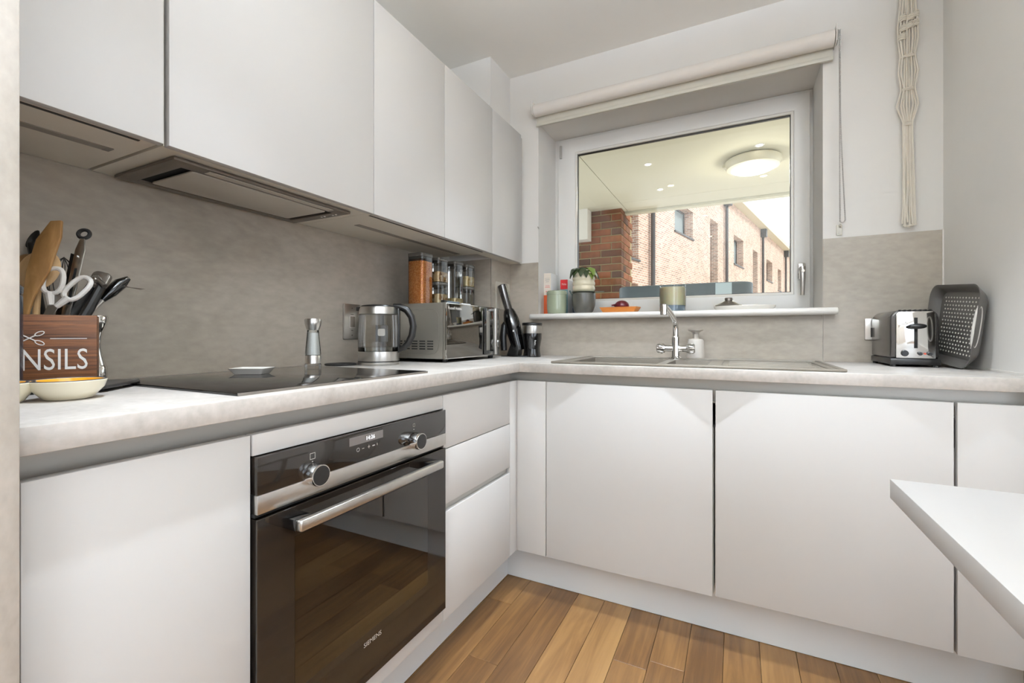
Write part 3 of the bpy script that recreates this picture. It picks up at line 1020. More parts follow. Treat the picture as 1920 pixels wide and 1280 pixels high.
t = thing('tap', 'chrome mixer tap with two cross handles behind the sink bowls', 'tap', (0.557, 0.455, ZT + 0.0065))
MB().lathe([(0.026, 0), (0.026, 0.006), (0.0185, 0.012), (0.0165, 0.06), (0.0165, 0.095), (0.013, 0.10), (0.0, 0.10)], 28).build('body', 'chrome', t)
MB().tube([(0, 0, 0.09), (0, 0, 0.135), (-0.001, -0.006, 0.156), (-0.004, -0.03, 0.176), (-0.010, -0.09, 0.197), (-0.018, -0.165, 0.217), (-0.0215, -0.198, 0.2225)],
          [0.0125, 0.0125, 0.0125, 0.0125, 0.012, 0.0115, 0.0115], 16).build('spout', 'chrome', t)
MB().lathe([(0.0125, -0.032), (0.0145, -0.030), (0.0155, 0.0), (0.0145, 0.010), (0.0, 0.012)], 24, (-0.0218, -0.203, 0.2175)).build('nozzle', 'chrome', t)
for sgn in (-1, 1):
    a = MB().tube([(sgn * 0.012, 0, 0.046), (sgn * 0.052, 0, 0.046)], 0.0140, 16)
    a = a.build('valve_arm', 'chrome', t)
    kn = MB()
    kn.tube([(sgn * 0.044, 0, 0.046), (sgn * 0.050, 0, 0.046), (sgn * 0.076, 0, 0.046), (sgn * 0.080, 0, 0.046)], [0.0175, 0.0195, 0.0195, 0.0165], 18)
    for q in range(4):
        an = PI / 4 + q * PI / 2 + 0.35
        kn.ball((sgn * 0.063, 0.0175 * math.cos(an), 0.046 + 0.0175 * math.sin(an)), 0.0072, 10, 6, (2.1, 1, 1))
    kn.build('cross_handle', 'chrome', a)

# ================================================================ wall fittings
p = thing('cooker_switch', 'brushed steel cooker switch plate on the splashback behind the kettle', 'switch', (XL + 0.0005, -0.2885, 1.0855), PI / 2)
MB().prism(rounded(-0.043, 0.043, -0.072, 0.072, 0.004), -0.007, 0.0, 'y').build('plate', 'steel', p, bevel=0.0015)
MB().box(-0.012, 0.012, -0.0115, -0.0072, -0.022, 0.022).build('rocker', 'dark_steel', p, bevel=0.0015)
ring(MB(), -0.0145, 0.0145, -0.0245, 0.0245, (0.0025,) * 4, -0.009, -0.0071).build('rocker_surround', 'print_white', p, smooth=False)
for zz in (0.055, -0.055):
    MB().lathe([(0.003, 0), (0.003, 0.001)], 10).xform(Matrix.Translation((0, -0.0071, zz)) @ Matrix.Rotation(PI / 2, 4, 'X')).build('screw', 'dark_steel', p, smooth=False)
MB().box(-0.008, 0.008, -0.0076, -0.007, 0.029, 0.031).build('marking', 'print_black', p, smooth=False)
MB().box(-0.005, 0.005, -0.0076, -0.007, -0.036, -0.034).build('marking', 'print_black', p, smooth=False)

p = thing('blank_plate', 'plain pale steel blank plate on the corner boxing behind the vacuum', 'plate', (-0.3588, 0.548, 1.245), PI / 2)
MB().prism(rounded(-0.074, 0.085, -0.074, 0.074, 0.008), -0.005, 0.0, 'y').build('plate', 'plate_pale', p, bevel=0.0015)
for sx in (-0.06, 0.07):
    MB().lathe([(0.003, 0), (0.003, 0.001)], 10).xform(Matrix.Translation((sx, -0.0051, 0)) @ Matrix.Rotation(PI / 2, 4, 'X')).build('screw', 'steel', p, smooth=False)

p = thing('wall_socket', 'steel double wall socket half hidden behind the toaster', 'socket', (1.338, YB - 0.0005, 1.055))
MB().prism(rounded(-0.073, 0.073, -0.043, 0.043, 0.004), -0.007, 0.0, 'y').build('plate', 'steel', p, bevel=0.0015)
for sx in (-0.036, 0.036):
    sw = MB().box(sx - 0.018, sx + 0.018, -0.0085, -0.0071, -0.032, 0.006).build('socket_insert', 'black', p, smooth=False)
    MB().box(sx - 0.010, sx - 0.003, -0.0092, -0.0086, -0.022, -0.018).box(sx + 0.003, sx + 0.010, -0.0092, -0.0086, -0.022, -0.018).box(sx - 0.002, sx + 0.002, -0.0092, -0.0086, -0.010, -0.002).build('pin_hole', 'print_grey', sw, smooth=False)
    MB().box(sx - 0.006, sx + 0.006, -0.011, -0.0071, 0.012, 0.032).build('rocker', 'white', p, bevel=0.001)

h = thing('cleat_hook', 'tiny metal hook on the left window reveal edge', 'hook', (-0.182, YB + 0.0035, 1.622))
MB().box(-0.004, 0.004, -0.006, 0.0, -0.006, 0.006).build('base', 'steel', h, bevel=0.001)
MB().tube([(0, -0.006, 0), (0, -0.014, 0.0), (0, -0.018, 0.006)], 0.002, 8).build('peg', 'dark_steel', h)

# ================================================================ things on the left worktop
# box frame: front right corner, face direction, depth direction
FX, FY, BA = -0.390, -1.1875, math.radians(67)
ev, dv = Vector((math.cos(BA), math.sin(BA), 0)), Vector((-math.sin(BA), math.cos(BA), 0))
def bxp(a, b, z):
    return Vector((FX, FY, z)) + ev * a + dv * b

TZ = ZT + 0.014
tr = thing('slate_tray', 'thin dark tray with small feet under the utensil box', 'tray', (-0.437, -1.236, ZT), math.radians(42.5))
MB().prism(rounded(-0.118, 0.117, -0.073, 0.073, 0.012), 0.006, 0.0138).build('plate', 'slate', tr, bevel=0.003)
for sx in (-0.10, 0.098):
    for sy in (-0.05, 0.052):
        MB().lathe([(0.008, 0.0003), (0.009, 0.0062)], 12, (sx, sy, 0)).build('foot', 'rubber', tr)

ub = thing('utensil_box', 'charred wood box lettered UTENSILS holding kitchen tools', 'box', tuple(bxp(-0.09, 0.0425, TZ)), BA)
HB = 0.1385
MB().box(-0.09, 0.09, -0.0425, -0.0335, 0.0, HB).build('front_board', 'box_wood', ub, bevel=0.001)
MB().box(-0.09, 0.09, 0.0335, 0.0425, 0.0, HB).build('back_board', 'box_wood', ub, bevel=0.001)
for sx in (-1, 1):
    MB().box(min(sx * 0.09, sx * 0.081), max(sx * 0.09, sx * 0.081), -0.0333, 0.0333, 0.0, HB).build('side_board', 'box_wood', ub, bevel=0.001)
MB().box(-0.0808, 0.0808, -0.0333, 0.0333, 0.001, 0.008).build('base_board', 'box_wood', ub, smooth=False)
text('lettering', 'UTENSILS', 0.042, 'print_white', ub, face_mtx((0.076, -0.0425, 0.029), (1, 0, 0), (0, 0, 1)), width=0.164, align='RIGHT', label='white word UTENSILS')
em = MB()
em.box(0.022, 0.075, -0.0432, -0.0424, 0.0905, 0.0918).box(-0.075, -0.028, -0.0432, -0.0424, 0.0905, 0.0918)
for sgn in (-1, 1):
    em.tube([(-0.02, -0.0428, 0.092 - sgn * 0.009), (0.003, -0.0428, 0.092 + sgn * 0.006)], 0.0012, 6)
    lp = [(0.0075 + 0.007 * math.cos(a) * math.cos(0.5) - 0.0035 * math.sin(a) * sgn * math.sin(0.5), -0.0428, 0.092 + sgn * (0.009 + 0.007 * math.cos(a) * math.sin(0.5)) + 0.0035 * math.sin(a) * math.cos(0.5)) for a in [2 * PI * i / 16 for i in range(16)]]
    em.tube(lp, 0.0009, 5, closed=True)
em.build('emblem', 'print_white', ub, label='crossed spoons and rules in white')


def oriented(a, b, facing=None):
    """matrix with local Z from a to b and local Y facing away from the camera"""
    z = (b - a).normalized()
    y = Vector((-0.62, 0.78, 0)) if facing is None else Vector(facing)
    x = y.cross(z).normalized()
    y = z.cross(x).normalized()
    m = Matrix((x, y, z)).transposed().to_4x4()
    m.translation = a
    return m


def flat_outline(mb, outline, t):
    """outline of (x, z) in local XZ, thickness t along Y"""
    return mb.prism(outline, -t / 2, t / 2, 'y')


def ellip(cx, cz, rx, rz, n=20):
    return [(cx + rx * math.cos(2 * PI * i / n), cz + rz * math.sin(2 * PI * i / n)) for i in range(n)]


ZI = TZ + 0.010


def into_box(tip, ca, cb):
    """lower end of a tool that passes the box mouth at (ca, cb) and ends at tip"""
    c = bxp(ca, cb, TZ + HB)
    t = (tip.z - ZI) / (tip.z - c.z)
    while t > 1.15:
        b = tip + (c - tip) * t
        q = b - Vector((FX, FY, 0))
        a_, d_ = q.dot(ev), q.dot(dv)
        if -0.160 < a_ < -0.020 and 0.018 < d_ < 0.067:
            break
        t -= 0.03
    return tip + (c - tip) * t


# spatula
b = at(104, 412, 0.932)
a = into_box(b, -0.108, 0.030)
L = (b - a).length
ol = [(-0.008, 0), (0.008, 0), (0.009, L * 0.42), (0.019, L * 0.60), (0.020, L * 0.88), (0.0125, L), (-0.006, L * 0.985), (-0.0195, L * 0.83), (-0.018, L * 0.60), (-0.009, L * 0.42)]
o = flat_outline(MB(), ol, 0.007).xform(oriented(a, b)).build('wooden_spatula', 'oak_dark', bevel=0.0018, recentre=True)
tag(o, 'flat wooden spatula with slanted tip standing tallest in the utensil box', 'spatula')


def spoon(name, mat, label, base, top, rx, rz, cat='spoon'):
    L = (top - base).length
    s = MB()
    m = oriented(base, top)
    s.tube([(0, 0, 0), (0, 0, L * 0.5), (0, 0, L - rz * 0.8)], [0.0065, 0.0055, 0.006], 10)
    s.ball((0, 0, 0), 1.0, 18, 12, (rx, 0.008, rz))
    n0 = len(s.v) - 18 * 13
    s.v[n0:] = [(x, y, z + L) for x, y, z in s.v[n0:]]
    s.xform(m)
    return tag(s.build(name, mat, recentre=True), label, cat)


spoon('wooden_spoon', 'oak_light', 'pale wooden spoon with round bowl behind the spatula', into_box(at(73, 506, 0.935), -0.092, 0.046), at(73, 506, 0.935), 0.040, 0.046)
spoon('wooden_spoon', 'oak_dark', 'brown wooden spoon at the far left of the utensil box', into_box(at(40, 500, 0.955), -0.130, 0.060), at(40, 500, 0.955), 0.028, 0.036)
spoon('black_ladle', 'black', 'black plastic serving spoon leaning left out of the utensil box', into_box(at(54, 442, 1.01), -0.085, 0.067), at(54, 442, 1.01), 0.023, 0.034)

# whisk
b = at(120, 482, 0.995)
a = into_box(b, -0.060, 0.060)
L = (b - a).length
m = oriented(a, b)
wk = thing('whisk', 'thin black wire whisk behind the tongs', 'whisk', tuple(a))
wk.matrix_world = m
MB().tube([(0, 0, 0), (0, 0, L * 0.45)], 0.006, 10).build('handle', 'black', wk)
for q in range(4):
    an = q * PI / 4
    lp = [(math.cos(an) * 0.022 * math.sin(PI * t_ / 12) * (1 if t_ <= 12 else 1), math.sin(an) * 0.022 * math.sin(PI * t_ / 12), L * 0.45 + (L * 0.55) * (1 - abs(1 - t_ / 6.0)) ** 0.6 if t_ <= 6 else 0) for t_ in range(0, 7)]
    up = [(math.cos(an) * 0.024 * math.sin(PI * t_ / 10) ** 0.8, math.sin(an) * 0.024 * math.sin(PI * t_ / 10) ** 0.8, L * 0.45 + L * 0.55 * t_ / 10) for t_ in range(11)]
    dn = [(-x, -y, z) for x, y, z in up[::-1]][1:]
    MB().tube(up + dn, 0.0009, 5).build('wire', 'black', wk)

# tongs
b = at(156, 440, 0.965)
a = into_box(b, -0.048, 0.034)
L = (b - a).length
m = oriented(a, b)
tg = thing('tongs', 'steel and black kitchen tongs with a hanging ring', 'tongs', tuple(a))
tg.matrix_world = m
flat_outline(MB(), [(-0.009, 0), (0.004, 0), (0.009, L * 0.86), (0.0035, L - 0.008), (-0.0035, L - 0.008), (-0.009, L * 0.86)], 0.003).xform(Matrix.Translation((0.004, -0.005, 0))).build('arm', 'steel', tg, bevel=0.0008)
flat_outline(MB(), [(-0.010, 0), (0.004, 0), (0.006, L * 0.82), (-0.010, L * 0.84)], 0.004).xform(Matrix.Translation((-0.007, 0.004, 0))).build('arm', 'black', tg, bevel=0.001)
MB().tube([(0.004 + 0.0105 * math.cos(x), -0.004, L + 0.0095 * math.sin(x)) for x in [2 * PI * i / 20 for i in range(20)]], 0.0038, 8, closed=True).build('ring', 'rubber', tg)
flat_outline(MB(), [(-0.0025, L * 0.4), (0.0025, L * 0.4), (0.002, L * 0.70), (-0.002, L * 0.70)], 0.001).xform(Matrix.Translation((0.004, -0.0072, 0))).build('slot', 'void', tg)
MB().ball((0.003, -0.0075, L * 0.80), 0.0025, 10, 6).build('rivet', 'chrome', tg)

# scissors
b = at(122, 536, 0.918)
a = into_box(b, -0.072, 0.020)
L = (b - a).length
m = oriented(a, b)
sc_ = thing('scissors', 'kitchen scissors with white loop handles hooked over the box edge', 'scissors', tuple(a))
sc_.matrix_world = m
flat_outline(MB(), [(-0.002, 0), (0.006, 0.01), (0.010, L - 0.02), (0.0, L - 0.02)], 0.0016).build('blade', 'steel', sc_)
flat_outline(MB(), [(-0.008, 0), (0.0, 0.006), (-0.001, L - 0.02), (-0.012, L - 0.02)], 0.0016).xform(Matrix.Translation((0, 0.002, 0))).build('blade', 'steel', sc_)
for sgn, cx_, cz_, rx_, rz_ in ((-1, -0.0225, L + 0.004, 0.0165, 0.027), (1, 0.021, L + 0.002, 0.0145, 0.027)):
    tilt = 0.32 * sgn
    lp = []
    for i in range(28):
        an = 2 * PI * i / 28
        x, z = rx_ * math.copysign(abs(math.cos(an)) ** 0.75, math.cos(an)), rz_ * math.copysign(abs(math.sin(an)) ** 0.8, math.sin(an))
        lp.append((cx_ + x * math.cos(tilt) + z * math.sin(tilt), 0.001 * sgn, cz_ - x * math.sin(tilt) + z * math.cos(tilt)))
    MB().tube(lp, 0.0046, 8, closed=True).build('loop_handle', 'white', sc_)
    MB().tube([(sgn * 0.004, 0.001 * sgn, L - 0.045), (cx_ - sgn * 0.006, 0.001 * sgn, L - 0.022)], [0.005, 0.0075], 8).build('shank', 'white', sc_)

# can opener
b = at(193, 516, 0.975)
a = into_box(b, -0.030, 0.032)
L = (b - a).length
m = oriented(a, b)
co = thing('can_opener', 'black can opener with a steel gear wheel', 'can opener', tuple(a))
co.matrix_world = m
for sgn in (-1, 1):
    MB().tube([(sgn * 0.009, 0, 0), (sgn * 0.011, 0, L * 0.5), (sgn * 0.008, 0, L * 0.9)], [0.008, 0.0095, 0.008], 10).build('handle', 'black', co)
flat_outline(MB(), rounded(-0.017, 0.017, L * 0.80, L * 1.04, 0.010), 0.010).build('head', 'dark_steel', co, bevel=0.002)
gear = MB()
gp = []
for i in range(32):
    r_ = 0.010 if i % 2 else 0.0082
    gp.append((-0.003 + r_ * math.cos(2 * PI * i / 32), L * 0.90 + r_ * math.sin(2 * PI * i / 32)))
flat_outline(gear, gp, 0.006).xform(Matrix.Translation((0, -0.008, 0))).build('gear', 'steel', co, smooth=False)
MB().tube([(-0.003, -0.005, L * 0.90), (-0.003, -0.016, L * 0.90)], 0.003, 10).build('pin', 'chrome', co)
MB().tube([(0.004, -0.012, L * 0.90), (0.024, -0.016, L * 0.83)], 0.0045, 8).build('turn_key', 'dark_steel', co)

# peeler with black handle, steel spike
b = at(233, 522, 1.02)
a = into_box(b, -0.020, 0.060)
L = (b - a).length
m = oriented(a, b)
pe = thing('basting_brush', 'black handled kitchen brush leaning right from the utensil box', 'brush', tuple(a))
pe.matrix_world = m
MB().tube([(0, 0, 0), (0, 0, L * 0.78)], [0.006, 0.005], 10).build('shaft', 'steel', pe)
MB().tube([(0, 0, L * 0.76), (0, 0, L * 0.85), (0.002, 0, L * 0.95), (0.006, 0, L * 1.02)], [0.006, 0.0125, 0.0125, 0.005], 12).build('head', 'gloss_black', pe)
br = MB()
for i in range(4):
    br.tube([(0.003, -0.004 + 0.003 * i, L * 0.93), (0.045, -0.004 + 0.003 * i, L * 0.965 + 0.003 * i)], [0.0006, 0.0003], 4)
br.build('bristle', 'dark_steel', pe)

# canister, mills
cn = thing('storage_canister', 'tall navy blue canister beside the left panel', 'canister', tuple(bxp(-0.134, -0.075, ZT)))
MB().lathe([(0.0, 0.0), (0.038, 0.0), (0.039, 0.004), (0.039, 0.182), (0.036, 0.186), (0, 0.186)], 40).build('body', 'navy', cn)
MB().lathe([(0.0385, 0.1865), (0.0395, 0.189), (0.0395, 0.199), (0.036, 0.203), (0.0, 0.204)], 40).build('lid', 'navy', cn)


def mill(name, label, loc, body_mat, sc=1.0, filled=True):
    t = thing(name, label, 'mill', loc)
    MB().lathe([(0.0, 0), (0.024, 0), (0.0245, 0.003), (0.0245, 0.014), (0.022, 0.017), (0.0, 0.017)], 28).build('base', body_mat if not filled else 'kettle_glass', t)
    MB().lathe([(0.0235, 0.0172), (0.0235, 0.040), (0.0215, 0.043), (0.0, 0.043)], 28).build('band', 'steel' if filled else 'chrome', t)
    if filled:
        MB().lathe([(0.0235, 0.0432), (0.0170, 0.115), (0.0170, 0.121)], 28, caps=False).build('glass_body', 'glass', t)
        MB().lathe([(0.0, 0.0435), (0.0212, 0.0440), (0.0152, 0.113), (0.0, 0.113)], 24).build('salt', 'salt', t)
    else:
        MB().lathe([(0.0210, 0.0432), (0.013, 0.080), (0.0125, 0.095), (0.016, 0.118), (0.017, 0.121), (0.0, 0.121)], 28).build('waist', 'chrome', t)
    MB().lathe([(0.0175, 0.1212), (0.0235, 0.138), (0.0255, 0.152), (0.0235, 0.1565), (0.0, 0.158)], 28).build('head', 'steel' if filled else 'chrome', t)
    return t


mill('pepper_mill', 'waisted chrome pepper mill behind the right end of the utensil box', (-0.5155, -1.146, ZT), 'chrome', filled=False)
mill('salt_mill', 'steel and clear salt mill filled with white salt on the hob', (-0.392, -0.655, ZT + 0.0062), 'steel', filled=True)

# dip dish
dd = thing('dip_dish', 'cream double dip dish with yellow glaze on the worktop edge', 'dish', (-0.254, -1.278, ZT))
def lobe(cx_, cy_, r, par, nm):
    k_ = r / 0.072
    MB().lathe([(0.0, 0.0005), (0.040 * k_, 0.0005), (0.046 * k_, 0.003), (0.066 * k_, 0.020), (r, 0.033), (r - 0.0015, 0.0345), (r - 0.004, 0.0335)], 44, (cx_, cy_, 0), caps=False).build(nm, 'cream', par)
    MB().lathe([(r - 0.004, 0.0335), (0.060 * k_, 0.021), (0.044 * k_, 0.009), (0.0, 0.007)], 44, (cx_, cy_, 0), caps=False).build('glaze', 'yellow', par)
    MB().lathe([(0.0, 0.0075), (0.043 * k_, 0.0095), (0.0545 * k_, 0.0174)], 44, (cx_, cy_, 0), caps=False).build('glaze_centre', 'red_glaze', par)
    MB().tube([(cx_ + (r - 0.002) * math.cos(x), cy_ + (r - 0.002) * math.sin(x), 0.0338) for x in [2 * PI * i / 44 for i in range(44)]], 0.0014, 6, closed=True).build('rim_line', 'print_black', par)
lobe(0, 0, 0.052, dd, 'bowl')
lobe(-0.024, -0.073, 0.039, dd, 'bowl')

# small square dish, trivet
sd = thing('square_dish', 'small white square dish on the hob', 'dish', (-0.385, -0.857, ZT + 0.0062), 0.50)
q = MB()
r0, r1 = rounded(-0.036, 0.036, -0.026, 0.026, 0.006, 3), rounded(-0.048, 0.048, -0.036, 0.036, 0.007, 3)
r2, r3 = rounded(-0.0465, 0.0465, -0.0345, 0.0345, 0.007, 3), rounded(-0.035, 0.035, -0.025, 0.025, 0.006, 3)
n_ = len(r0)
vs = [(x, y, 0.0005) for x, y in r0] + [(x, y, 0.0165) for x, y in r1] + [(x, y, 0.0165) for x, y in r2] + [(x, y, 0.004) for x, y in r3]
fs = [tuple(range(n_))[::-1], tuple(range(3 * n_, 4 * n_))]
for j in range(3):
    fs += [(j * n_ + i, j * n_ + (i + 1) % n_, (j + 1) * n_ + (i + 1) % n_, (j + 1) * n_ + i) for i in range(n_)]
q.add(vs, fs).build('dish', 'gloss_white', sd)
tv = thing('trivet', 'flat round black trivet on the worktop beside the kettle', 'trivet', (-0.515, -0.432, ZT))
MB().lathe([(0.0, 0.0004), (0.054, 0.0004), (0.056, 0.002), (0.056, 0.006), (0.053, 0.007), (0.0, 0.007)], 44).build('disc', 'rubber', tv)

# ---------------------------------------------------------------- kettle
kt = thing('kettle', 'glass and steel electric kettle with black handle', 'kettle', (-0.418, -0.338, ZT), math.radians(27))
MB().lathe([(0.0, 0.0006), (0.0745, 0.0006), (0.076, 0.003), (0.076, 0.011), (0.0, 0.0115)], 44).build('power_base', 'steel', kt)
MB().lathe([(0.0755, 0.0118), (0.0755, 0.0150), (0.0, 0.0150)], 44).build('base_gap', 'black', kt)
MB().lathe([(0.0, 0.0152), (0.0750, 0.0152), (0.0755, 0.018), (0.0750, 0.050), (0.0, 0.050)], 44).build('steel_band', 'steel', kt)
MB().lathe([(0.0748, 0.0502), (0.0755, 0.09), (0.0745, 0.14), (0.0715, 0.190)], 44, caps=False).build('glass_body', 'kettle_glass', kt)
MB().lathe([(0.0, 0.0505), (0.0735, 0.0505), (0.0738, 0.066), (0.0, 0.066)], 44).build('water', 'glass', kt)
MB().lathe([(0.0722, 0.1902), (0.0710, 0.206), (0.0665, 0.2165), (0.060, 0.2185)], 44).build('steel_collar', 'steel', kt)
MB().lathe([(0.0655, 0.2175), (0.062, 0.2225), (0.03, 0.2265), (0.0, 0.2275)], 44).build('lid', 'black', kt)
MB().prism([(-0.084, -0.008), (-0.066, -0.022), (-0.060, -0.022), (-0.060, 0.022), (-0.066, 0.022), (-0.084, 0.008)], 0.203, 0.217).build('spout', 'black', kt, bevel=0.002)
MB().tube([(0.055, 0, 0.221), (0.080, 0, 0.219), (0.106, 0, 0.207), (0.125, 0, 0.180), (0.131, 0, 0.145), (0.126, 0, 0.110), (0.112, 0, 0.082), (0.094, 0, 0.062), (0.078, 0, 0.056)],
          [0.010, 0.0125, 0.0135, 0.0135, 0.013, 0.013, 0.0125, 0.011, 0.009], 14).build('handle', 'black', kt)
MB().box(0.0735, 0.080, -0.010, 0.010, 0.045, 0.215).build('handle_spine', 'black', kt, bevel=0.003)
MB().prism(rounded(-0.014, 0.014, 0.108, 0.136, 0.006), 0.035, 0.0365, 'y').build('filter_window', 'gloss_white', kt)
MB().box(-0.024, 0.024, 0.038, 0.040, 0.085, 0.150).build('filter_frame', 'smoke', kt, bevel=0.001)

# ---------------------------------------------------------------- microwave
mw = thing('microwave', 'silver microwave oven with mirrored door in the corner', 'microwave', (-0.245, 0.0805, ZT), 0.0)
MWX, MWY = 0.325, 0.2265
MB().box(-MWX, -0.016, -MWY, MWY, 0.0135, 0.243).build('casing', 'silver', mw, bevel=0.003)
MB().box(-0.0155, -0.002, -MWY, MWY, 0.0135, 0.243).build('front_frame', 'silver', mw, bevel=0.002)
MB().box(-0.0018, 0.001, -MWY + 0.002, 0.168, 0.0165, 0.240).build('door', 'mirror_door', mw, bevel=0.001)
ring_y = MB()
o_ = [(-MWY, 0.0145), (0.170, 0.0145), (0.170, 0.242), (-MWY, 0.242)]
h_ = [(-MWY + 0.003, 0.0175), (0.167, 0.0175), (0.167, 0.239), (-MWY + 0.003, 0.239)]
vs = [(0.0022, a_, b_) for a_, b_ in o_ + h_] + [(-0.0019, a_, b_) for a_, b_ in o_ + h_]
fs = []
for i in range(4):
    j = (i + 1) % 4
    fs += [(i, j, 4 + j, 4 + i), (8 + j, 8 + i, 12 + i, 12 + j), (8 + i, 8 + j, j, i), (12 + j, 12 + i, 4 + i, 4 + j)]
ring_y.add(vs, fs).build('door_trim', 'chrome', mw, smooth=False)
MB().box(-0.0018, 0.001, 0.1715, MWY, 0.0145, 0.242).build('control_panel', 'smoke', mw, bevel=0.001)
# handle: black-backed upright loop with a pale bar
MB().box(0.0022, 0.004, 0.072, 0.150, 0.022, 0.236).build('handle_plate', 'gloss_black', mw, bevel=0.001)
MB().box(0.0041, 0.0050, 0.093, 0.127, 0.040, 0.222).build('handle_inset', 'silver', mw, smooth=False)
hm = MB().box(0.016, 0.030, 0.136, 0.156, 0.020, 0.238).build('handle', 'steel', mw, bevel=0.004, seg=3)
MB().box(0.0022, 0.0162, 0.138, 0.154, 0.022, 0.034).box(0.0022, 0.0162, 0.138, 0.154, 0.224, 0.236).build('handle_post', 'steel', hm, smooth=False)
kn = MB().lathe([(0.017, 0), (0.017, 0.010), (0.015, 0.013), (0.0, 0.013)], 24).xform(Matrix.Translation((0.001, 0.199, 0.072)) @ Matrix.Rotation(PI / 2, 4, 'Y')).build('timer_knob', 'steel', mw)
MB().box(0.001, 0.0016, 0.184, 0.214, 0.196, 0.226).build('display', 'black', mw, smooth=False)
for zz in (0.12, 0.145, 0.17):
    MB().box(0.001, 0.0026, 0.186, 0.196, zz, zz + 0.014).build('button', 'silver', mw, bevel=0.0006)
    MB().box(0.001, 0.0026, 0.202, 0.212, zz, zz + 0.014).build('button', 'silver', mw, bevel=0.0006)
text('lettering', 'Russell Hobbs', 0.0115, 'print_white', mw, face_mtx((0.0012, -0.211, 0.2165), (0, 1, 0), (0, 0, 1)), width=0.098, align='LEFT', label='maker lettering at the top of the door')
for r_ in range(4):
    for q_ in range(5):
        xx = -0.062 - q_ * 0.040
        MB().box(xx - 0.030, xx, -MWY - 0.0006, -MWY + 0.0004, 0.052 + r_ * 0.0105, 0.0568 + r_ * 0.0105).build('vent_slot', 'void', mw, smooth=False)
pr_ = rounded(-0.31, -0.036, 0.034, 0.218, 0.035, 6)
MB().tube([(x, -MWY - 0.0002, z) for x, z in pr_], 0.0012, 5, closed=True).build('pressed_rib', 'silver', mw)
for sx in (-0.30, -0.03):
    for sy in (-0.19, 0.19):
        MB().lathe([(0.012, 0.0004), (0.013, 0.0136)], 12, (sx, sy, 0)).build('foot', 'rubber', mw)
MB().box(-0.016, -0.006, -MWY + 0.004, -MWY + 0.012, 0.0065, 0.0134).build('hinge_block', 'black', mw, smooth=False)

MT = ZT + 0.2432
# ---------------------------------------------------------------- storage jars on the microwave
def jar(label, x, y, z, w_, h_, fill_mat, fill, group=None, lid_h=0.014):
    j = thing('storage_jar', label, 'jar', (x, y, z))
    hw = w_ / 2
    b = MB()
    pol = rounded(-hw, hw, -hw, hw, w_ * 0.16, 4)
    n_ = len(pol)
    vs = [(a_, b_, 0.0006) for a_, b_ in pol] + [(a_, b_, h_ - lid_h) for a_, b_ in pol]
    b.add(vs, [tuple(range(n_))[::-1]] + [(i, (i + 1) % n_, n_ + (i + 1) % n_, n_ + i) for i in range(n_)])
    b.build('body', 'jar', j)
    MB().prism(rounded(-hw - 0.001, hw + 0.001, -hw - 0.001, hw + 0.001, w_ * 0.17, 4), h_ - lid_h, h_).build('lid', 'smoke', j, bevel=0.002)
    MB().prism(rounded(-hw + 0.003, hw - 0.003, -hw + 0.003, hw - 0.003, w_ * 0.14, 4), h_ - lid_h - 0.010, h_ - lid_h - 0.0005).build('seal', 'smoke', j)
    if fill_mat:
        MB().prism(rounded(-hw + 0.0015, hw - 0.0015, -hw + 0.0015, hw - 0.0015, w_ * 0.15, 4), 0.002, fill).build('contents', fill_mat, j, angle=0.9)
    return j


JX = -0.42
jar('tall jar of orange lentils at the left end of the microwave', JX, -0.084, MT, 0.080, 0.2165, 'lentil', 0.182, lid_h=0.016)
jar('low jar of pale almonds under the jar of mixed nuts', JX, 0.033, MT, 0.078, 0.104, 'almond', 0.052)
jar('low jar of mixed nuts stacked on the almond jar', JX, 0.033, MT + 0.105, 0.078, 0.108, 'nuts', 0.046)
jar('tall nearly empty jar with a little pale pasta at the bottom', JX, 0.163, MT, 0.078, 0.216, 'oats', 0.042)
jar('low empty jar under the jar of cashews', JX, 0.268, MT, 0.076, 0.106, None, 0)
jar('low jar of cashews stacked on the empty jar', JX, 0.268, MT + 0.107, 0.076, 0.108, 'oats', 0.050)
pk = thing('clip_packet', 'small blue-grey clip lying on the front edge of the microwave', 'clip', (-0.278, -0.045, MT), PI / 2)
MB().box(-0.055, 0.040, -0.008, 0.008, 0.0005, 0.010).build('jaw', 'trough', pk, bevel=0.003)
MB().box(-0.078, -0.055, -0.009, 0.009, 0.0005, 0.012).build('grip', 'black', pk, bevel=0.003)
pp = thing('paper_packet', 'small crumpled white packet on the microwave top', 'packet', (-0.283, 0.055, MT), PI / 2)
MB().prism([(-0.04, -0.008), (0.03, -0.010), (0.05, 0.0), (0.025, 0.012), (-0.03, 0.010)], 0.0005, 0.007).build('packet', 'carton_white', pp, bevel=0.0025)

# ---------------------------------------------------------------- handheld vacuum on its stand
vc = thing('handheld_vacuum', 'black handheld vacuum cleaner standing upright behind the microwave', 'vacuum', (-0.249, 0.475, ZT))
v0_, v1_ = Vector((0.034, 0.0, 0.030)), Vector((-0.068, -0.004, 0.376))
dirv = (v1_ - v0_)
def vp(t_):
    return tuple(v0_ + dirv * t_)
MB().tube([vp(0.60), vp(0.63), vp(0.97), vp(0.99), vp(1.0)], [0.026, 0.0215, 0.0245, 0.0245, 0.021], 24).build('handle', 'toaster', vc)
MB().tube([vp(0.0), vp(0.06), vp(0.30), vp(0.46), vp(0.56), vp(0.615)], [0.030, 0.036, 0.041, 0.041, 0.034, 0.027], 24).build('dust_bin', 'gloss_black', vc)
MB().prism([(-0.03, 0.004), (0.040, 0.004), (0.042, 0.03), (0.036, 0.10), (0.01, 0.10), (-0.02, 0.03)], -0.03, 0.02, 'y').build('nozzle', 'black', vc, bevel=0.006)
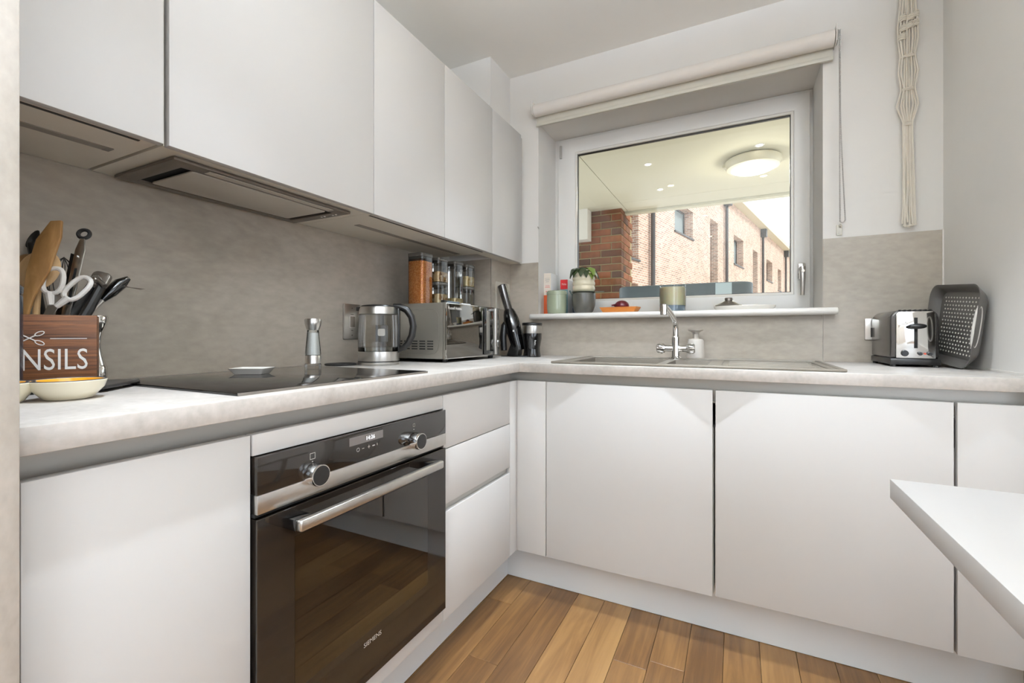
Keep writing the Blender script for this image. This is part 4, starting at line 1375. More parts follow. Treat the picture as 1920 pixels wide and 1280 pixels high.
MB().tube([(-0.045, -0.025, 0.03), (-0.052, -0.022, 0.10), (-0.048, -0.015, 0.16), (-0.03, -0.005, 0.20)], [0.016, 0.019, 0.017, 0.010], 12).build('accessory', 'black', vc)
MB().box(0.020, 0.026, -0.052, -0.048, 0.128, 0.137).build('badge', 'print_white', vc, smooth=False)
cs = thing('charging_stand', 'black charging stand under the handheld vacuum', 'stand', (-0.249, 0.475, ZT))
MB().prism(rounded(-0.055, 0.062, -0.055, 0.05, 0.02), 0.0005, 0.0035).build('base', 'black', cs, bevel=0.001)
ca = MB().tube([(0.0, -0.061, 0.003), (0.02, -0.075, 0.003), (0.05, -0.078, 0.003), (0.075, -0.066, 0.003), (0.095, -0.062, 0.003), (0.115, -0.05, 0.003)], 0.0024, 6).build('cable', 'black', cs)

# ---------------------------------------------------------------- blender cup
bc = thing('blender', 'black personal blender with silver collar left of the sink', 'blender', (-0.138, 0.462, ZT))
MB().lathe([(0.0, 0.0005), (0.043, 0.0005), (0.046, 0.004), (0.0415, 0.030), (0.0415, 0.050), (0.049, 0.092), (0.0495, 0.120), (0.0, 0.120)], 40).build('motor_base', 'gloss_black', bc)
MB().lathe([(0.0495, 0.1202), (0.0505, 0.124), (0.0505, 0.158), (0.049, 0.160), (0.0, 0.160)], 40).build('collar', 'steel', bc)
MB().lathe([(0.0495, 0.1602), (0.0515, 0.163), (0.0515, 0.171), (0.047, 0.174), (0.0, 0.1745)], 40).build('lid', 'black', bc)
text('lettering', 'NINJA', 0.009, 'print_white', bc, face_mtx((0.0353, -0.0322, 0.060), (0.05, 0.05, 1), (-0.74, -0.67, 0.05)), width=0.034, align='LEFT', label='white lettering up the side')

# ---------------------------------------------------------------- soap dispenser
sp_ = thing('soap_dispenser', 'stone-grey soap bottle with a flared glass top behind the tap', 'bottle', (0.630, 0.572, ZT))
MB().lathe([(0.0, 0.0065), (0.036, 0.0065), (0.0385, 0.009), (0.034, 0.086), (0.030, 0.092), (0.014, 0.095), (0.0125, 0.100), (0.0125, 0.116), (0.0, 0.116)], 36).build('bottle', 'soap', sp_)
MB().lathe([(0.0, 0.0005), (0.0375, 0.0005), (0.0385, 0.006), (0.0, 0.0063)], 36).build('foot', 'smoke', sp_)
MB().lathe([(0.0145, 0.1162), (0.0165, 0.124), (0.033, 0.1335), (0.033, 0.1345), (0.015, 0.126), (0.0, 0.125)], 36).build('flared_top', 'steel', sp_)

# ---------------------------------------------------------------- toaster
ts = thing('toaster', 'graphite two-slice toaster with chrome front beside the right wall', 'toaster', (1.3525, 0.512, ZT), 0.0)
TWX, TWY, TZ1 = 0.0665, 0.130, 0.200
prof = [(-TWX, 0.030), (TWX, 0.030), (TWX, 0.150)] + [(TWX - 0.032 + 0.032 * math.cos(a_), 0.168 + 0.032 * math.sin(a_)) for a_ in [i * PI / 2 / 6 for i in range(7)]] + [(-TWX + 0.032 + 0.032 * math.cos(a_), 0.168 + 0.032 * math.sin(a_)) for a_ in [PI / 2 + i * PI / 2 / 6 for i in range(7)]] + [(-TWX, 0.150)]
MB().prism(prof, -TWY + 0.014, TWY, 'y').build('shell', 'toaster', ts, bevel=0.006, seg=3)
MB().box(-TWX - 0.002, TWX + 0.002, -TWY + 0.004, TWY, 0.008, 0.0295).build('base', 'black', ts, bevel=0.003)
pf = [(-0.053, 0.031), (0.053, 0.031), (0.053, 0.186), (0.046, 0.194), (-0.046, 0.194), (-0.053, 0.186)]
fp = MB().prism(pf, -TWY, -TWY + 0.0138, 'y').build('front_plate', 'chrome', ts, bevel=0.002)
MB().box(-0.0048, 0.0048, -TWY - 0.0006, -TWY + 0.001, 0.066, 0.172).build('lever_slot', 'void', fp, smooth=False)
lv = MB().ball((0, 0, 0), 1.0, 24, 10, (0.026, 0.013, 0.0095)).xform(Matrix.Translation((0.0, -TWY - 0.0145, 0.142))).build('lever', 'black', fp)
for xx, zz, rx_ in ((-0.031, 0.048, 0.0105), (0.011, 0.047, 0.006), (0.037, 0.047, 0.0065)):
    MB().lathe([(rx_, 0), (rx_, 0.006), (rx_ * 0.8, 0.008), (0, 0.008)], 20).xform(Matrix.Translation((xx, -TWY - 0.0002, zz)) @ Matrix.Rotation(PI / 2, 4, 'X')).build('button', 'black', fp)
MB().lathe([(0.0035, 0), (0.0035, 0.003), (0, 0.003)], 14).xform(Matrix.Translation((0.024, -TWY - 0.0002, 0.047)) @ Matrix.Rotation(PI / 2, 4, 'X')).build('indicator', 'red_glaze', fp)
MB().tube([(-0.043, -TWY - 0.0005, 0.150), (-0.022, -TWY - 0.0005, 0.150), (-0.0325, -TWY - 0.0005, 0.168)], 0.0006, 4, closed=True).tube([(-0.036, -TWY - 0.0005, 0.153), (-0.0345, -TWY - 0.0005, 0.159)], 0.0005, 4).tube([(-0.0325, -TWY - 0.0005, 0.153), (-0.031, -TWY - 0.0005, 0.159)], 0.0005, 4).tube([(-0.029, -TWY - 0.0005, 0.153), (-0.0275, -TWY - 0.0005, 0.159)], 0.0005, 4).build('warning_triangle', 'print_black', fp, smooth=False)
for xx in (-0.022, 0.022):
    MB().box(xx - 0.011, xx + 0.011, -TWY + 0.03, TWY - 0.03, TZ1 - 0.001, TZ1 + 0.0006).build('slot', 'void', ts, smooth=False)
for i in range(7):
    xx = -0.042 + i * 0.014
    MB().box(xx - 0.0022, xx + 0.0022, -TWY + 0.004, -TWY + 0.016, 0.189, 0.2005).build('top_vent', 'void', ts, smooth=False)
for sx in (-0.058, 0.058):
    for sy in (-0.114, 0.112):
        MB().lathe([(0.0085, 0.0004), (0.0085, 0.0082)], 12, (sx, sy, 0)).build('foot', 'rubber', ts)

# ---------------------------------------------------------------- colander board leaning on the right wall
cl = thing('colander_tray', 'grey perforated plastic colander tray leaning on the right wall', 'colander', (1.465, 0.437, ZT))
# local frame: X' = along the wall (+Y), Z' = up the lean, Y' = depth away from the room
lean = math.radians(5.0)
roll = math.radians(5.0)
mcl = Matrix.Rotation(-PI / 2 + math.radians(5), 4, 'Z') @ Matrix.Rotation(-lean, 4, 'X') @ Matrix.Rotation(roll, 4, 'Y')
# after rotation: local x -> -Y world, local y -> +X world
W2, H2 = 0.158, 0.268
rimo = rounded(-W2, W2, 0.0, H2, 0.045, 6)
def scale_ol(k_, dz=0.0):
    return [(x * (1 - k_ / W2), H2 / 2 + (z - H2 / 2) * (1 - k_ / (H2 / 2)) + dz) for x, z in rimo]
o0, o1, o2 = rimo, scale_ol(0.022), scale_ol(0.0245)
n_ = len(rimo)
bowl = MB()
vs = [(x, -0.028, z) for x, z in o0] + [(x, 0.0, z) for x, z in o1] + [(x, 0.0032, z) for x, z in o1] + [(x * 1.02, -0.028, H2 / 2 + (z - H2 / 2) * 1.02) for x, z in o0]
fs = []
for i in range(n_):
    j = (i + 1) % n_
    fs += [(i, j, n_ + j, n_ + i), (n_ + i, n_ + j, 2 * n_ + j, 2 * n_ + i), (2 * n_ + i, 2 * n_ + j, 3 * n_ + j, 3 * n_ + i), (3 * n_ + i, 3 * n_ + j, j, i)]
bowl.add(vs, fs).xform(mcl).build('rim_wall', 'colander', cl, angle=0.9)
n1 = len(o1)
pb = MB().add([(x, 0.0, z) for x, z in o1] + [(x, 0.0016, z) for x, z in o1], [tuple(range(n1)), tuple(range(n1, 2 * n1))])
pb.xform(mcl).build('base', 'colander', cl, smooth=False)
st = MB()
for i in range(13):
    for j in range(15):
        st.lathe([(0.0031, 0.0), (0.0026, 0.0016), (0.0, 0.002)], 8).v[-24:]
        o_ = len(st.v) - 24
        st.v[o_:] = [(-0.108 + 0.0185 * i + (0.006 if j % 2 else 0.0) + x, -0.0002 - z, 0.038 + 0.0135 * j + y) for x, y, z in st.v[o_:]]
st = st.xform(mcl).build('pale_studs', 'grip', cl)
st['kind'] = 'stuff'
st['label'] = 'rows of small pale dots'
cl.location.z = ZT + 0.0006 - min((mcl @ Vector((x * 1.02, y_, H2 / 2 + (z - H2 / 2) * 1.02))).z for x, z in rimo for y_ in (-0.028, 0.0032))
# pale-rimmed grip slot on the near side wall
gs = []
for i in range(24):
    a_ = 2 * PI * i / 24
    gs.append((W2 - 0.008 + 0.007 * math.cos(a_), -0.020 - 0.010 * math.cos(a_), 0.135 + 0.064 * math.copysign(abs(math.sin(a_)) ** 0.8, math.sin(a_))))
MB().tube(gs, 0.0042, 8, closed=True).xform(mcl).build('grip_rim', 'grip', cl)

# ================================================================ window sill things
SZ = WZ0 + 0.0002
b_ = thing('tea_carton', 'slim beige and orange carton at the left end of the sill', 'carton', (-0.1645, 0.776, SZ))
MB().box(-0.0215, 0.0215, -0.040, 0.055, 0.0005, 0.236).build('box', 'carton_white', b_, bevel=0.0008)
MB().box(-0.0212, 0.0212, -0.0408, -0.0402, 0.112, 0.2355).build('front_print', 'carton', b_, smooth=False)
MB().box(-0.0216, 0.0216, -0.0412, -0.0402, 0.001, 0.1115).build('orange_print', 'orange', b_, smooth=False)
lb = MB()
lb.box(-0.014, 0.014, -0.0414, -0.0408, 0.196, 0.200).box(-0.016, 0.016, -0.0414, -0.0408, 0.206, 0.208).box(-0.010, 0.010, -0.0414, -0.0408, 0.186, 0.189)
lb.build('printed_lines', 'print_grey', b_, smooth=False)
MB().box(-0.013, 0.013, -0.0414, -0.0408, 0.163, 0.165).box(-0.015, 0.015, -0.0414, -0.0408, 0.155, 0.157).box(-0.009, -0.004, -0.0414, -0.0408, 0.130, 0.135).box(0.000, 0.006, -0.0414, -0.0408, 0.130, 0.135).build('printed_lines', 'red', b_, smooth=False)

b_ = thing('coffee_filter_carton', 'red and white coffee filter carton behind the sage canister', 'carton', (-0.082, 0.800, SZ), math.radians(4))
MB().box(-0.021, 0.021, -0.02, 0.085, 0.0005, 0.200).build('box', 'carton_white', b_, bevel=0.0008)
MB().box(-0.0212, 0.0212, -0.0208, -0.0202, 0.145, 0.1995).build('red_print', 'red', b_, smooth=False)
MB().box(-0.0212, 0.0212, -0.0208, -0.0202, 0.001, 0.1445).build('teal_print', 'teal', b_, smooth=False)
text('lettering', 'Melitta', 0.012, 'print_white', b_, face_mtx((0.0, -0.0209, 0.168), (1, 0, 0), (0, 0, 1)), width=0.026, label='white maker lettering on red')
MB().prism([(0.01, 0.135), (0.07, 0.115), (0.075, 0.125), (0.03, 0.145)], 0.0211, 0.0215, 'x').build('side_print', 'teal', b_, smooth=False)


def canister(label, loc, r, h_, mat, lid_mat):
    c = thing('lidded_canister', label, 'canister', loc)
    MB().lathe([(0.0, 0.0005), (r * 0.86, 0.0005), (r * 0.93, 0.006), (r * 0.985, 0.03), (r, h_ * 0.55), (r * 0.985, h_ - 0.022), (0.0, h_ - 0.022)], 44).build('body', mat, c)
    MB().lathe([(r * 1.03, h_ - 0.0218), (r * 1.04, h_ - 0.014), (r * 1.02, h_ - 0.004), (r * 0.94, h_), (0.0, h_ - 0.001)], 44).build('lid', lid_mat, c)
    return c


canister('glossy sage green lidded canister on the left end of the sill', (-0.090, 0.688, SZ), 0.0545, 0.127, 'sage', 'sage')
canister('teal lidded canister between the sage canister and the grey pot', (-0.003, 0.832, SZ), 0.045, 0.124, 'blue_glass', 'saucer')

gp_ = thing('grey_pot', 'round charcoal glazed pot on the sill under the plant', 'pot', (0.056, 0.715, SZ))
MB().lathe([(0.0, 0.0005), (0.040, 0.0005), (0.050, 0.012), (0.0615, 0.045), (0.0645, 0.080), (0.0625, 0.108), (0.0575, 0.113), (0.0, 0.112)], 44).build('body', 'pot_grey', gp_)
sa = thing('pan_lid', 'flat olive dish with a tapered handle between the pots', 'dish', (0.056, 0.715, SZ + 0.1135))
MB().lathe([(0.0, 0.0003), (0.058, 0.0003), (0.066, 0.003), (0.066, 0.0045), (0.0, 0.0042)], 44).build('disc', 'saucer', sa)
MB().prism([(0.060, -0.012), (0.085, -0.012), (0.108, -0.006), (0.114, 0.0), (0.108, 0.006), (0.085, 0.012), (0.060, 0.012)], 0.0006, 0.0046).build('handle', 'saucer', sa, bevel=0.001)
pt = thing('potted_plant', 'cream ribbed pot with a dark drooping leafy plant', 'plant', (0.056, 0.715, SZ + 0.1183))
prof = [(0.0, 0.0004), (0.052, 0.0004)]
for i in range(4):
    z0 = 0.002 + i * 0.0275
    prof += [(0.0565, z0 + 0.002), (0.0605, z0 + 0.009), (0.0608, z0 + 0.018), (0.0575, z0 + 0.0255)]
prof += [(0.0570, 0.114), (0.053, 0.115), (0.052, 0.100), (0.0, 0.098)]
MB().lathe(prof, 44).build('pot', 'pot_cream', pt)
random.seed(21)
for i in range(17):
    an = 2 * PI * i / 17 + random.uniform(-0.2, 0.2)
    ln = random.uniform(0.055, 0.085)
    wd = random.uniform(0.019, 0.027)
    st = []
    r0_ = 0.012 + random.uniform(0, 0.02)
    lift = random.uniform(0.012, 0.034)
    for t_ in range(6):
        f_ = t_ / 5
        r_ = r0_ + ln * f_ * (1 - 0.18 * f_)
        z_ = 0.104 + lift * math.sin(min(1, f_ * 1.7) * PI / 2) * 1.1 - 0.060 * max(0, f_ - 0.45) ** 1.35 * 2
        wv = wd * (math.sin(PI * min(1, f_ * 0.86 + 0.14)) ** 0.8) * (1 + 0.18 * (t_ % 2))
        st.append((r_, z_, max(wv, 0.001)))
    lf = MB()
    ca_, sa_ = math.cos(an), math.sin(an)
    vs = []
    for r_, z_, wv in st:
        for s_ in (-1, 0, 1):
            x_, y_ = r_, s_ * wv
            vs.append((x_ * ca_ - y_ * sa_, x_ * sa_ + y_ * ca_, z_ - abs(s_) * 0.005))
    vs2 = [(x, y, z - 0.0012) for x, y, z in vs]
    fs = []
    nq = len(vs)
    for t_ in range(5):
        for s_ in range(2):
            q = t_ * 3 + s_
            fs.append((q, q + 1, q + 4, q + 3))
            fs.append((nq + q, nq + q + 3, nq + q + 4, nq + q + 1))
    lf.add(vs + vs2, fs)
    lf.build('leaf', 'leaf_light' if abs(an - 5.9) < 0.22 else 'leaf', pt)
MB().lathe([(0.0, 0.099), (0.050, 0.0995), (0.03, 0.108), (0.0, 0.110)], 20).build('soil', 'print_black', pt)

ty = thing('wooden_tray', 'shallow orange teak tray on the sill under the onion', 'tray', (0.253, 0.715, SZ))
tq = MB()
lo_, hi_ = [(-0.078, -0.045), (0.078, -0.045), (0.088, 0.0), (0.078, 0.045), (-0.078, 0.045), (-0.088, 0.0)], [(-0.095, -0.058), (0.095, -0.058), (0.106, 0.0), (0.095, 0.058), (-0.095, 0.058), (-0.106, 0.0)]
li_, hi2 = [(x * 0.93, y * 0.9) for x, y in lo_], [(x * 0.95, y * 0.93) for x, y in hi_]
vs = [(x, y, 0.0004) for x, y in lo_] + [(x, y, 0.029) for x, y in hi_] + [(x, y, 0.029) for x, y in hi2] + [(x, y, 0.010) for x, y in li_]
fs = [tuple(range(6))[::-1], tuple(range(18, 24))]
for j in range(3):
    fs += [(j * 6 + i, j * 6 + (i + 1) % 6, (j + 1) * 6 + (i + 1) % 6, (j + 1) * 6 + i) for i in range(6)]
tq.add(vs, fs).build('tray', 'tray_wood', ty, bevel=0.0012)
on = thing('red_onion', 'small dark red onion lying in the teak tray', 'onion', (0.258, 0.715, SZ + 0.0102))
MB().ball((0, 0, 0), 1.0, 28, 16, (0.037, 0.034, 0.0275)).xform(Matrix.Translation((0.004, 0, 0.0278))).build('bulb', 'onion', on)
MB().tube([(-0.029, 0, 0.030), (-0.040, 0, 0.032), (-0.050, 0, 0.031)], [0.009, 0.004, 0.003], 10).build('stalk', 'onion', on)

ca2 = thing('candle', 'cream candle in a glass with a blue-grey base behind the tap', 'candle', (0.512, 0.724, SZ))
MB().lathe([(0.0, 0.0005), (0.056, 0.0005), (0.060, 0.004), (0.061, 0.031), (0.0, 0.031)], 44).build('base', 'blue_glass', ca2)
MB().lathe([(0.0, 0.0312), (0.0608, 0.0312), (0.061, 0.118), (0.057, 0.122), (0.0, 0.123)], 44).build('wax', 'wax', ca2)
MB().lathe([(0.0616, 0.028), (0.0625, 0.08), (0.0618, 0.132)], 44, caps=False).build('glass', 'glass', ca2)
MB().tube([(0, 0, 0.1225), (0.001, 0, 0.134)], 0.0014, 6).build('wick', 'print_black', ca2)

wd_ = thing('white_dish', 'low white oval dish on the sill holding the sink plug', 'dish', (0.828, 0.730, SZ))
MB().lathe([(0.0, 0.0004), (0.050, 0.0004), (0.056, 0.010), (0.058, 0.022), (0.0565, 0.0225), (0.053, 0.014), (0.0, 0.012)], 44, sx=2.25).build('dish', 'gloss_white', wd_)
pg = thing('sink_plug', 'cone-shaped steel sink strainer with a dark knob', 'strainer', (0.763, 0.730, SZ + 0.0123))
MB().lathe([(0.0, 0.0003), (0.046, 0.0005), (0.058, 0.013), (0.0585, 0.015), (0.030, 0.028), (0.017, 0.035), (0.0, 0.036)], 36, sy=0.6).build('cone', 'steel', pg)
MB().lathe([(0.012, 0.034), (0.0165, 0.038), (0.017, 0.047), (0.014, 0.050), (0.0, 0.050)], 20, sy=0.9).build('knob', 'dark_steel', pg)

# ================================================================ blind, chain, macrame
bl = thing('roller_blind', 'rolled-up white roller blind above the window', 'blind', (0.484, YB - 0.038, 2.256))
MB().tube([(-0.672, 0, 0), (0.672, 0, 0)], 0.0325, 28).build('roll', 'blind', bl)
MB().box(-0.672, 0.672, 0.0225, 0.0245, -0.062, -0.015).build('fabric', 'blind_bar', bl, smooth=False)
MB().box(-0.674, 0.674, 0.016, 0.031, -0.078, -0.060).build('bottom_bar', 'blind_bar', bl, bevel=0.003)
for sx in (-1, 1):
    MB().box(min(sx * 0.675, sx * 0.679), max(sx * 0.675, sx * 0.679), -0.036, 0.0375, -0.030, 0.040).build('bracket', 'white', bl, bevel=0.0015)
    MB().tube([(sx * 0.6805, -0.030 * math.cos(x) , 0.002 - 0.030 * math.sin(x)) for x in [-0.5 + i * 0.28 for i in range(10)]], 0.003, 6).build('end_clip', 'steel', bl)
ch = MB()
zb = -0.756
pts = []
for i in range(106):
    z_ = 0.02 + (zb - 0.02) * i / 105
    pts.append((0.689 + 0.002 * (i / 105), -0.012 + 0.002 * math.sin(i * 0.1), z_))
for i in range(1, 9):
    a_ = PI + PI * i / 9
    pts.append((0.6995 + 0.0085 * math.cos(a_), -0.012, zb + 0.010 * math.sin(a_)))
for i in range(106):
    z_ = zb + (0.02 - zb) * i / 105
    k_ = max(0.0, 1 - i / 62.0)
    pts.append((0.6915 + 0.0165 * k_ ** 1.3, -0.015 - 0.002 * (1 - k_), z_))
for p_ in pts:
    ch.ball(p_, 0.0029, 6, 4)
for a_, b_2 in zip(pts[:-1], pts[1:]):
    ch.tube([a_, b_2], 0.0010, 4)
ch.build('bead_chain', 'chain', bl)
cb = thing('chain_cleat', 'small clear cleat holding the blind chain on the wall', 'cleat', (1.181, YB + 0.0036, 1.470))
MB().box(-0.010, 0.010, -0.006, 0.0, -0.022, 0.022).build('plate', 'blind_bar', cb, bevel=0.002)
MB().tube([(0.002, -0.006, 0.012), (0.002, -0.019, 0.014), (0.002, -0.021, 0.022)], 0.003, 8).build('hook', 'blind_bar', cb)
MB().lathe([(0.003, 0), (0.003, 0.001)], 10).xform(Matrix.Translation((0, -0.0061, -0.012)) @ Matrix.Rotation(PI / 2, 4, 'X')).build('screw', 'dark_steel', cb, smooth=False)

mc = thing('macrame_hanging', 'knotted cream cotton macrame cord hanging on the window wall', 'macrame', (1.398, YB - 0.014, 1.462))
random.seed(5)
top_z = 2.43 - 1.462
secs = [(0.0, 0.017), (0.05, 0.016), (0.20, 0.015), (0.395, 0.0135), (0.405, 0.0135), (0.47, 0.032), (0.535, 0.019), (0.60, 0.030), (0.665, 0.022), (0.73, 0.031), (0.78, 0.030), (0.86, 0.022), (top_z, 0.020)]
for i in range(8):
    ph = (i - 3.5) / 3.5
    path = []
    for z_, w_ in secs:
        path.append((ph * w_ + random.uniform(-0.0022, 0.0022) + (0.008 * (1 - z_ / 0.3) if z_ < 0.3 and ph > 0 else 0) * 0.6, -0.004 - 0.004 * (i % 2) + random.uniform(-0.002, 0.001), z_ + (random.uniform(-0.012, 0.012) if z_ == 0.0 else 0)))
    fine = []
    for a_, b_2 in zip(path[:-1], path[1:]):
        for q in range(3):
            f_ = q / 3
            fine.append(tuple(a_[c_] + (b_2[c_] - a_[c_]) * f_ for c_ in range(3)))
    fine.append(path[-1])
    MB().tube(fine, 0.0033, 7).build('cord', 'cotton', mc)
for z_, w_, n_k in ((0.40, 0.011, 3), (0.535, 0.017, 2), (0.665, 0.021, 2)):
    kb = MB()
    for q in range(n_k):
        kb.tube([(w_ * math.cos(x), -0.006 + 0.007 * math.sin(x), z_ - 0.005 * n_k / 2 + 0.006 * q) for x in [2 * PI * i / 16 for i in range(16)]], 0.003, 6, closed=True)
    kb.build('binding_knot', 'cotton', mc)
for x_, z_ in ((-0.016, 0.775), (0.004, 0.780), (0.022, 0.785), (-0.016, 0.815), (0.008, 0.812), (0.022, 0.820), (-0.018, 0.742)):
    kb = MB()
    for q in range(4):
        r_ = 0.0075 + 0.0025 * math.sin(PI * (q + 0.5) / 4)
        kb.tube([(x_ + r_ * math.cos(x), -0.007 + 0.007 * math.sin(x), z_ + 0.0062 * (q - 1.5) + 0.002 * math.cos(x)) for x in [2 * PI * i / 14 for i in range(14)]], 0.0032, 6, closed=True)
    kb.build('spiral_knot', 'cotton', mc)
MB().tube([(-0.014, -0.006, 0.002), (0.0, -0.006, -0.004), (0.018, -0.006, 0.001)], 0.004, 7).build('end_knot', 'cotton', mc)

# ================================================================ table
tb = thing('table', 'white rectangular table corner in the right foreground', 'table', (1.285, -0.96, 0.0))
MB().box(1.066 - 1.285, 0.22, -0.46, 0.447, 0.712, 0.75).build('tabletop', 'table', tb, bevel=0.002)
for sx, sy in ((0.175, 0.39), (0.175, -0.41), (0.06, -0.41)):
    MB().box(sx - 0.022, sx + 0.022, sy - 0.022, sy + 0.022, 0.0, 0.711).build('leg', 'table', tb, bevel=0.002)

# ================================================================ ceiling downlights (out of the picture; corner, sink and hob ones follow shadows, rest added)
dl0 = None
for i, (x, y, lab) in enumerate(((0.22, -0.055, 'recessed ceiling spotlight over the corner of the worktops'), (0.84, -0.055, 'recessed ceiling spotlight over the sink run'),
                                 (0.22, -1.15, 'recessed ceiling spotlight over the hob run'), (1.02, -1.25, 'added recessed ceiling spotlight over the table'),
                                 (0.45, -2.5, 'added recessed ceiling spotlight behind the camera'), (0.45, -3.8, 'added recessed ceiling spotlight by the added rear window'))):
    d = thing('ceiling_spotlight', lab, 'spotlight', (x, y, ZC - 0.0005), 0, 'recessed ceiling spotlights')
    MB().lathe([(0.030, -0.002), (0.043, -0.004), (0.044, 0.0), (0.030, 0.0)], 28, caps=False).build('trim_ring', 'white', d)
    MB().lathe([(0.030, -0.0015), (0.0, -0.0015)], 24).build('lens', 'spot_on', d)
    light('lamp', 'SPOT', (0, 0, -0.012), (0, 0, 0), LAMP_W * (0.05 if i == 3 else 1.0), LAMP_C, spot=math.radians(64), blend=0.85, radius=0.016, parent=d)

for x_, y_, lab in ((1.2, -2.3, 'added tall white uplighter lamp right of the camera'), (0.45, -2.9, 'added tall white uplighter lamp left of the camera')):  # uplighters added out of view to bounce light off the ceiling
    pd = thing('added_uplighter', lab, 'lamp', (x_, y_, 0.0), 0, 'added uplighter lamps')
    MB().lathe([(0.0, 0.0), (0.13, 0.0), (0.13, 0.015), (0.02, 0.03), (0.0, 0.03)], 32).build('base', 'white', pd)
    MB().tube([(0, 0, 0.02), (0, 0, 1.70)], 0.012, 12).build('pole', 'steel', pd)
    MB().lathe([(0.02, 1.69), (0.09, 1.72), (0.16, 1.80), (0.165, 1.83), (0.16, 1.83), (0.085, 1.73), (0.0, 1.72)], 36).build('bowl_shade', 'white', pd)
    MB().lathe([(0.0, 1.74), (0.05, 1.745), (0.0, 1.76)], 24).build('bulb', 'added_bulb_on', pd)
    light('lamp', 'SPOT', (0, 0, 1.80), (PI, 0, 0), UPLIGHT_W, LAMP_C, spot=math.radians(165), blend=0.3, radius=0.06, parent=pd)

# ================================================================ outside the window
SOZ = 2.35
so = struct_root('ceiling_balcony', 'pale soffit of the covered balcony outside', (0, 0, SOZ))
for x0, x1 in ((-3.4, -0.245), (-0.239, 4.2)):
    for y0, y1 in ((0.99, 2.868), (2.873, 3.20)):
        MB().box(x0, x1, y0, y1, 0.0, 0.03).build('panel', 'soffit', so, smooth=False)
MB().box(-3.4, 4.2, 0.99, 3.2, 0.032, 0.05).build('backing', 'soffit', so, smooth=False)
MB().box(-3.4, 4.2, 3.215, 3.30, -0.022, 0.35).build('edge_beam', 'soffit', so, smooth=False)
MB().box(-3.4, 4.2, 3.2, 3.216, 0.012, 0.05).build('shadow_gap', 'void', so, smooth=False)
fb = struct(MB().box(-3.4, 4.2, 0.94, 3.3, -0.2, -0.05).build('floor_balcony', 'paving', smooth=False), 'pale paved balcony floor outside')
t1 = struct(MB().box(-3.0, -0.594, 2.90, 3.04, 2.03, SOZ - 0.001).build('trim_1', 'wall', smooth=False), 'white downstand box beside the brick pillar')
gr = struct(MB().box(-60, 60, 3.4, 90, -3.2, -3.0).build('ground_street', 'paving', smooth=False), 'paved street below the balcony')

# bulkhead lamp and small glowing discs on the soffit
bk = thing('bulkhead_lamp', 'round cream bulkhead lamp glowing on the balcony soffit', 'lamp', (0.905, 2.17, SOZ))
MB().lathe([(0.172, -0.002), (0.188, -0.014), (0.190, -0.045), (0.176, -0.070), (0.146, -0.080), (0.0, -0.080)], 48).build('housing', 'drum', bk)
MB().lathe([(0.146, -0.0803), (0.125, -0.090), (0.0, -0.094)], 48).build('diffuser', 'lamp_on', bk)
MB().box(-0.204, -0.187, -0.008, 0.008, -0.038, -0.020).build('clip', 'drum', bk, smooth=False)
light('lamp', 'POINT', (0, 0, -0.14), (0, 0, 0), 9, (1.0, 0.93, 0.75), radius=0.1, parent=bk)
for (u, v), lab in (((1215, 308), 'small glowing soffit disc left of the bulkhead lamp nearest the glass'), ((1238, 355), 'small glowing soffit disc nearest the balcony edge'), ((1424, 272), 'small glowing soffit disc just above the bulkhead lamp')):
    dep = (SOZ - CH) * F_PX / (V0 - v)
    p_ = at(u, v, dep)
    d = thing('soffit_disc', lab, 'spotlight', (p_.x, p_.y, SOZ), 0, 'glowing soffit discs outside')
    MB().lathe([(0.022, -0.002), (0.032, -0.003), (0.033, -0.0002), (0.022, -0.0002)], 24, caps=False).build('trim_ring', 'white', d)
    MB().lathe([(0.022, -0.0018), (0.0, -0.0025)], 20).build('lens', 'spot_on', d)

# brick pillar: every brick in view is a piece of its own
PX0, PX1, PYF, PYB = -1.35, -0.275, 3.05, 3.59
bp_ = thing('brick_pillar', 'multi-coloured brick pillar at the balcony edge', 'pillar', ((PX0 + PX1) / 2, (PYF + PYB) / 2, -0.05))
pcx, pcy = (PX0 + PX1) / 2, (PYF + PYB) / 2
MB().box(PX0 - pcx, PX1 - pcx - 0.009, PYF - pcy + 0.009, PYB - pcy, 0.0, 3.2).build('core', 'mortar', bp_, smooth=False)
full = MB().box(-0.1075, 0.1075, -0.0512, 0.0512, -0.0325, 0.0325).mesh('brick', 0.003, 1, smooth=False)
half = MB().box(-0.0512, 0.0512, -0.0512, 0.0512, -0.0325, 0.0325).mesh('half_brick', 0.003, 1, smooth=False)
for me in (full, half):
    me.materials.append(M['brick'])


def brick(me, x, y, z, rz=0.0):
    o = bpy.data.objects.new('brick', me)
    COL.objects.link(o)
    o.parent = bp_
    o.location = (x - pcx, y - pcy, z + 0.05)
    o.rotation_euler = (0, 0, rz)


z = 1.29
row = 0
while z < 2.42:
    yq = PYF + 0.0512
    x = PX1 - 0.1075 if row % 2 == 0 else PX1 - 0.0512
    first = True
    while x > PX0 + 0.1:
        if first and row % 2 == 1:
            brick(half, x, yq, z)
            x -= 0.0512 + 0.010 + 0.1075
        else:
            brick(full, x, yq, z)
            x -= 0.225
        first = False
    # side face: stretchers running back
    ys = PYF + 0.1024 + 0.010
    if row % 2 == 0:
        brick(half, PX1 - 0.0512, ys + 0.0512, z)
        ys += 0.1024 + 0.010
    while ys + 0.215 < PYB + 0.12:
        brick(full, PX1 - 0.0512, ys + 0.1075, z, PI / 2)
        ys += 0.225
    z += 0.075
    row += 1

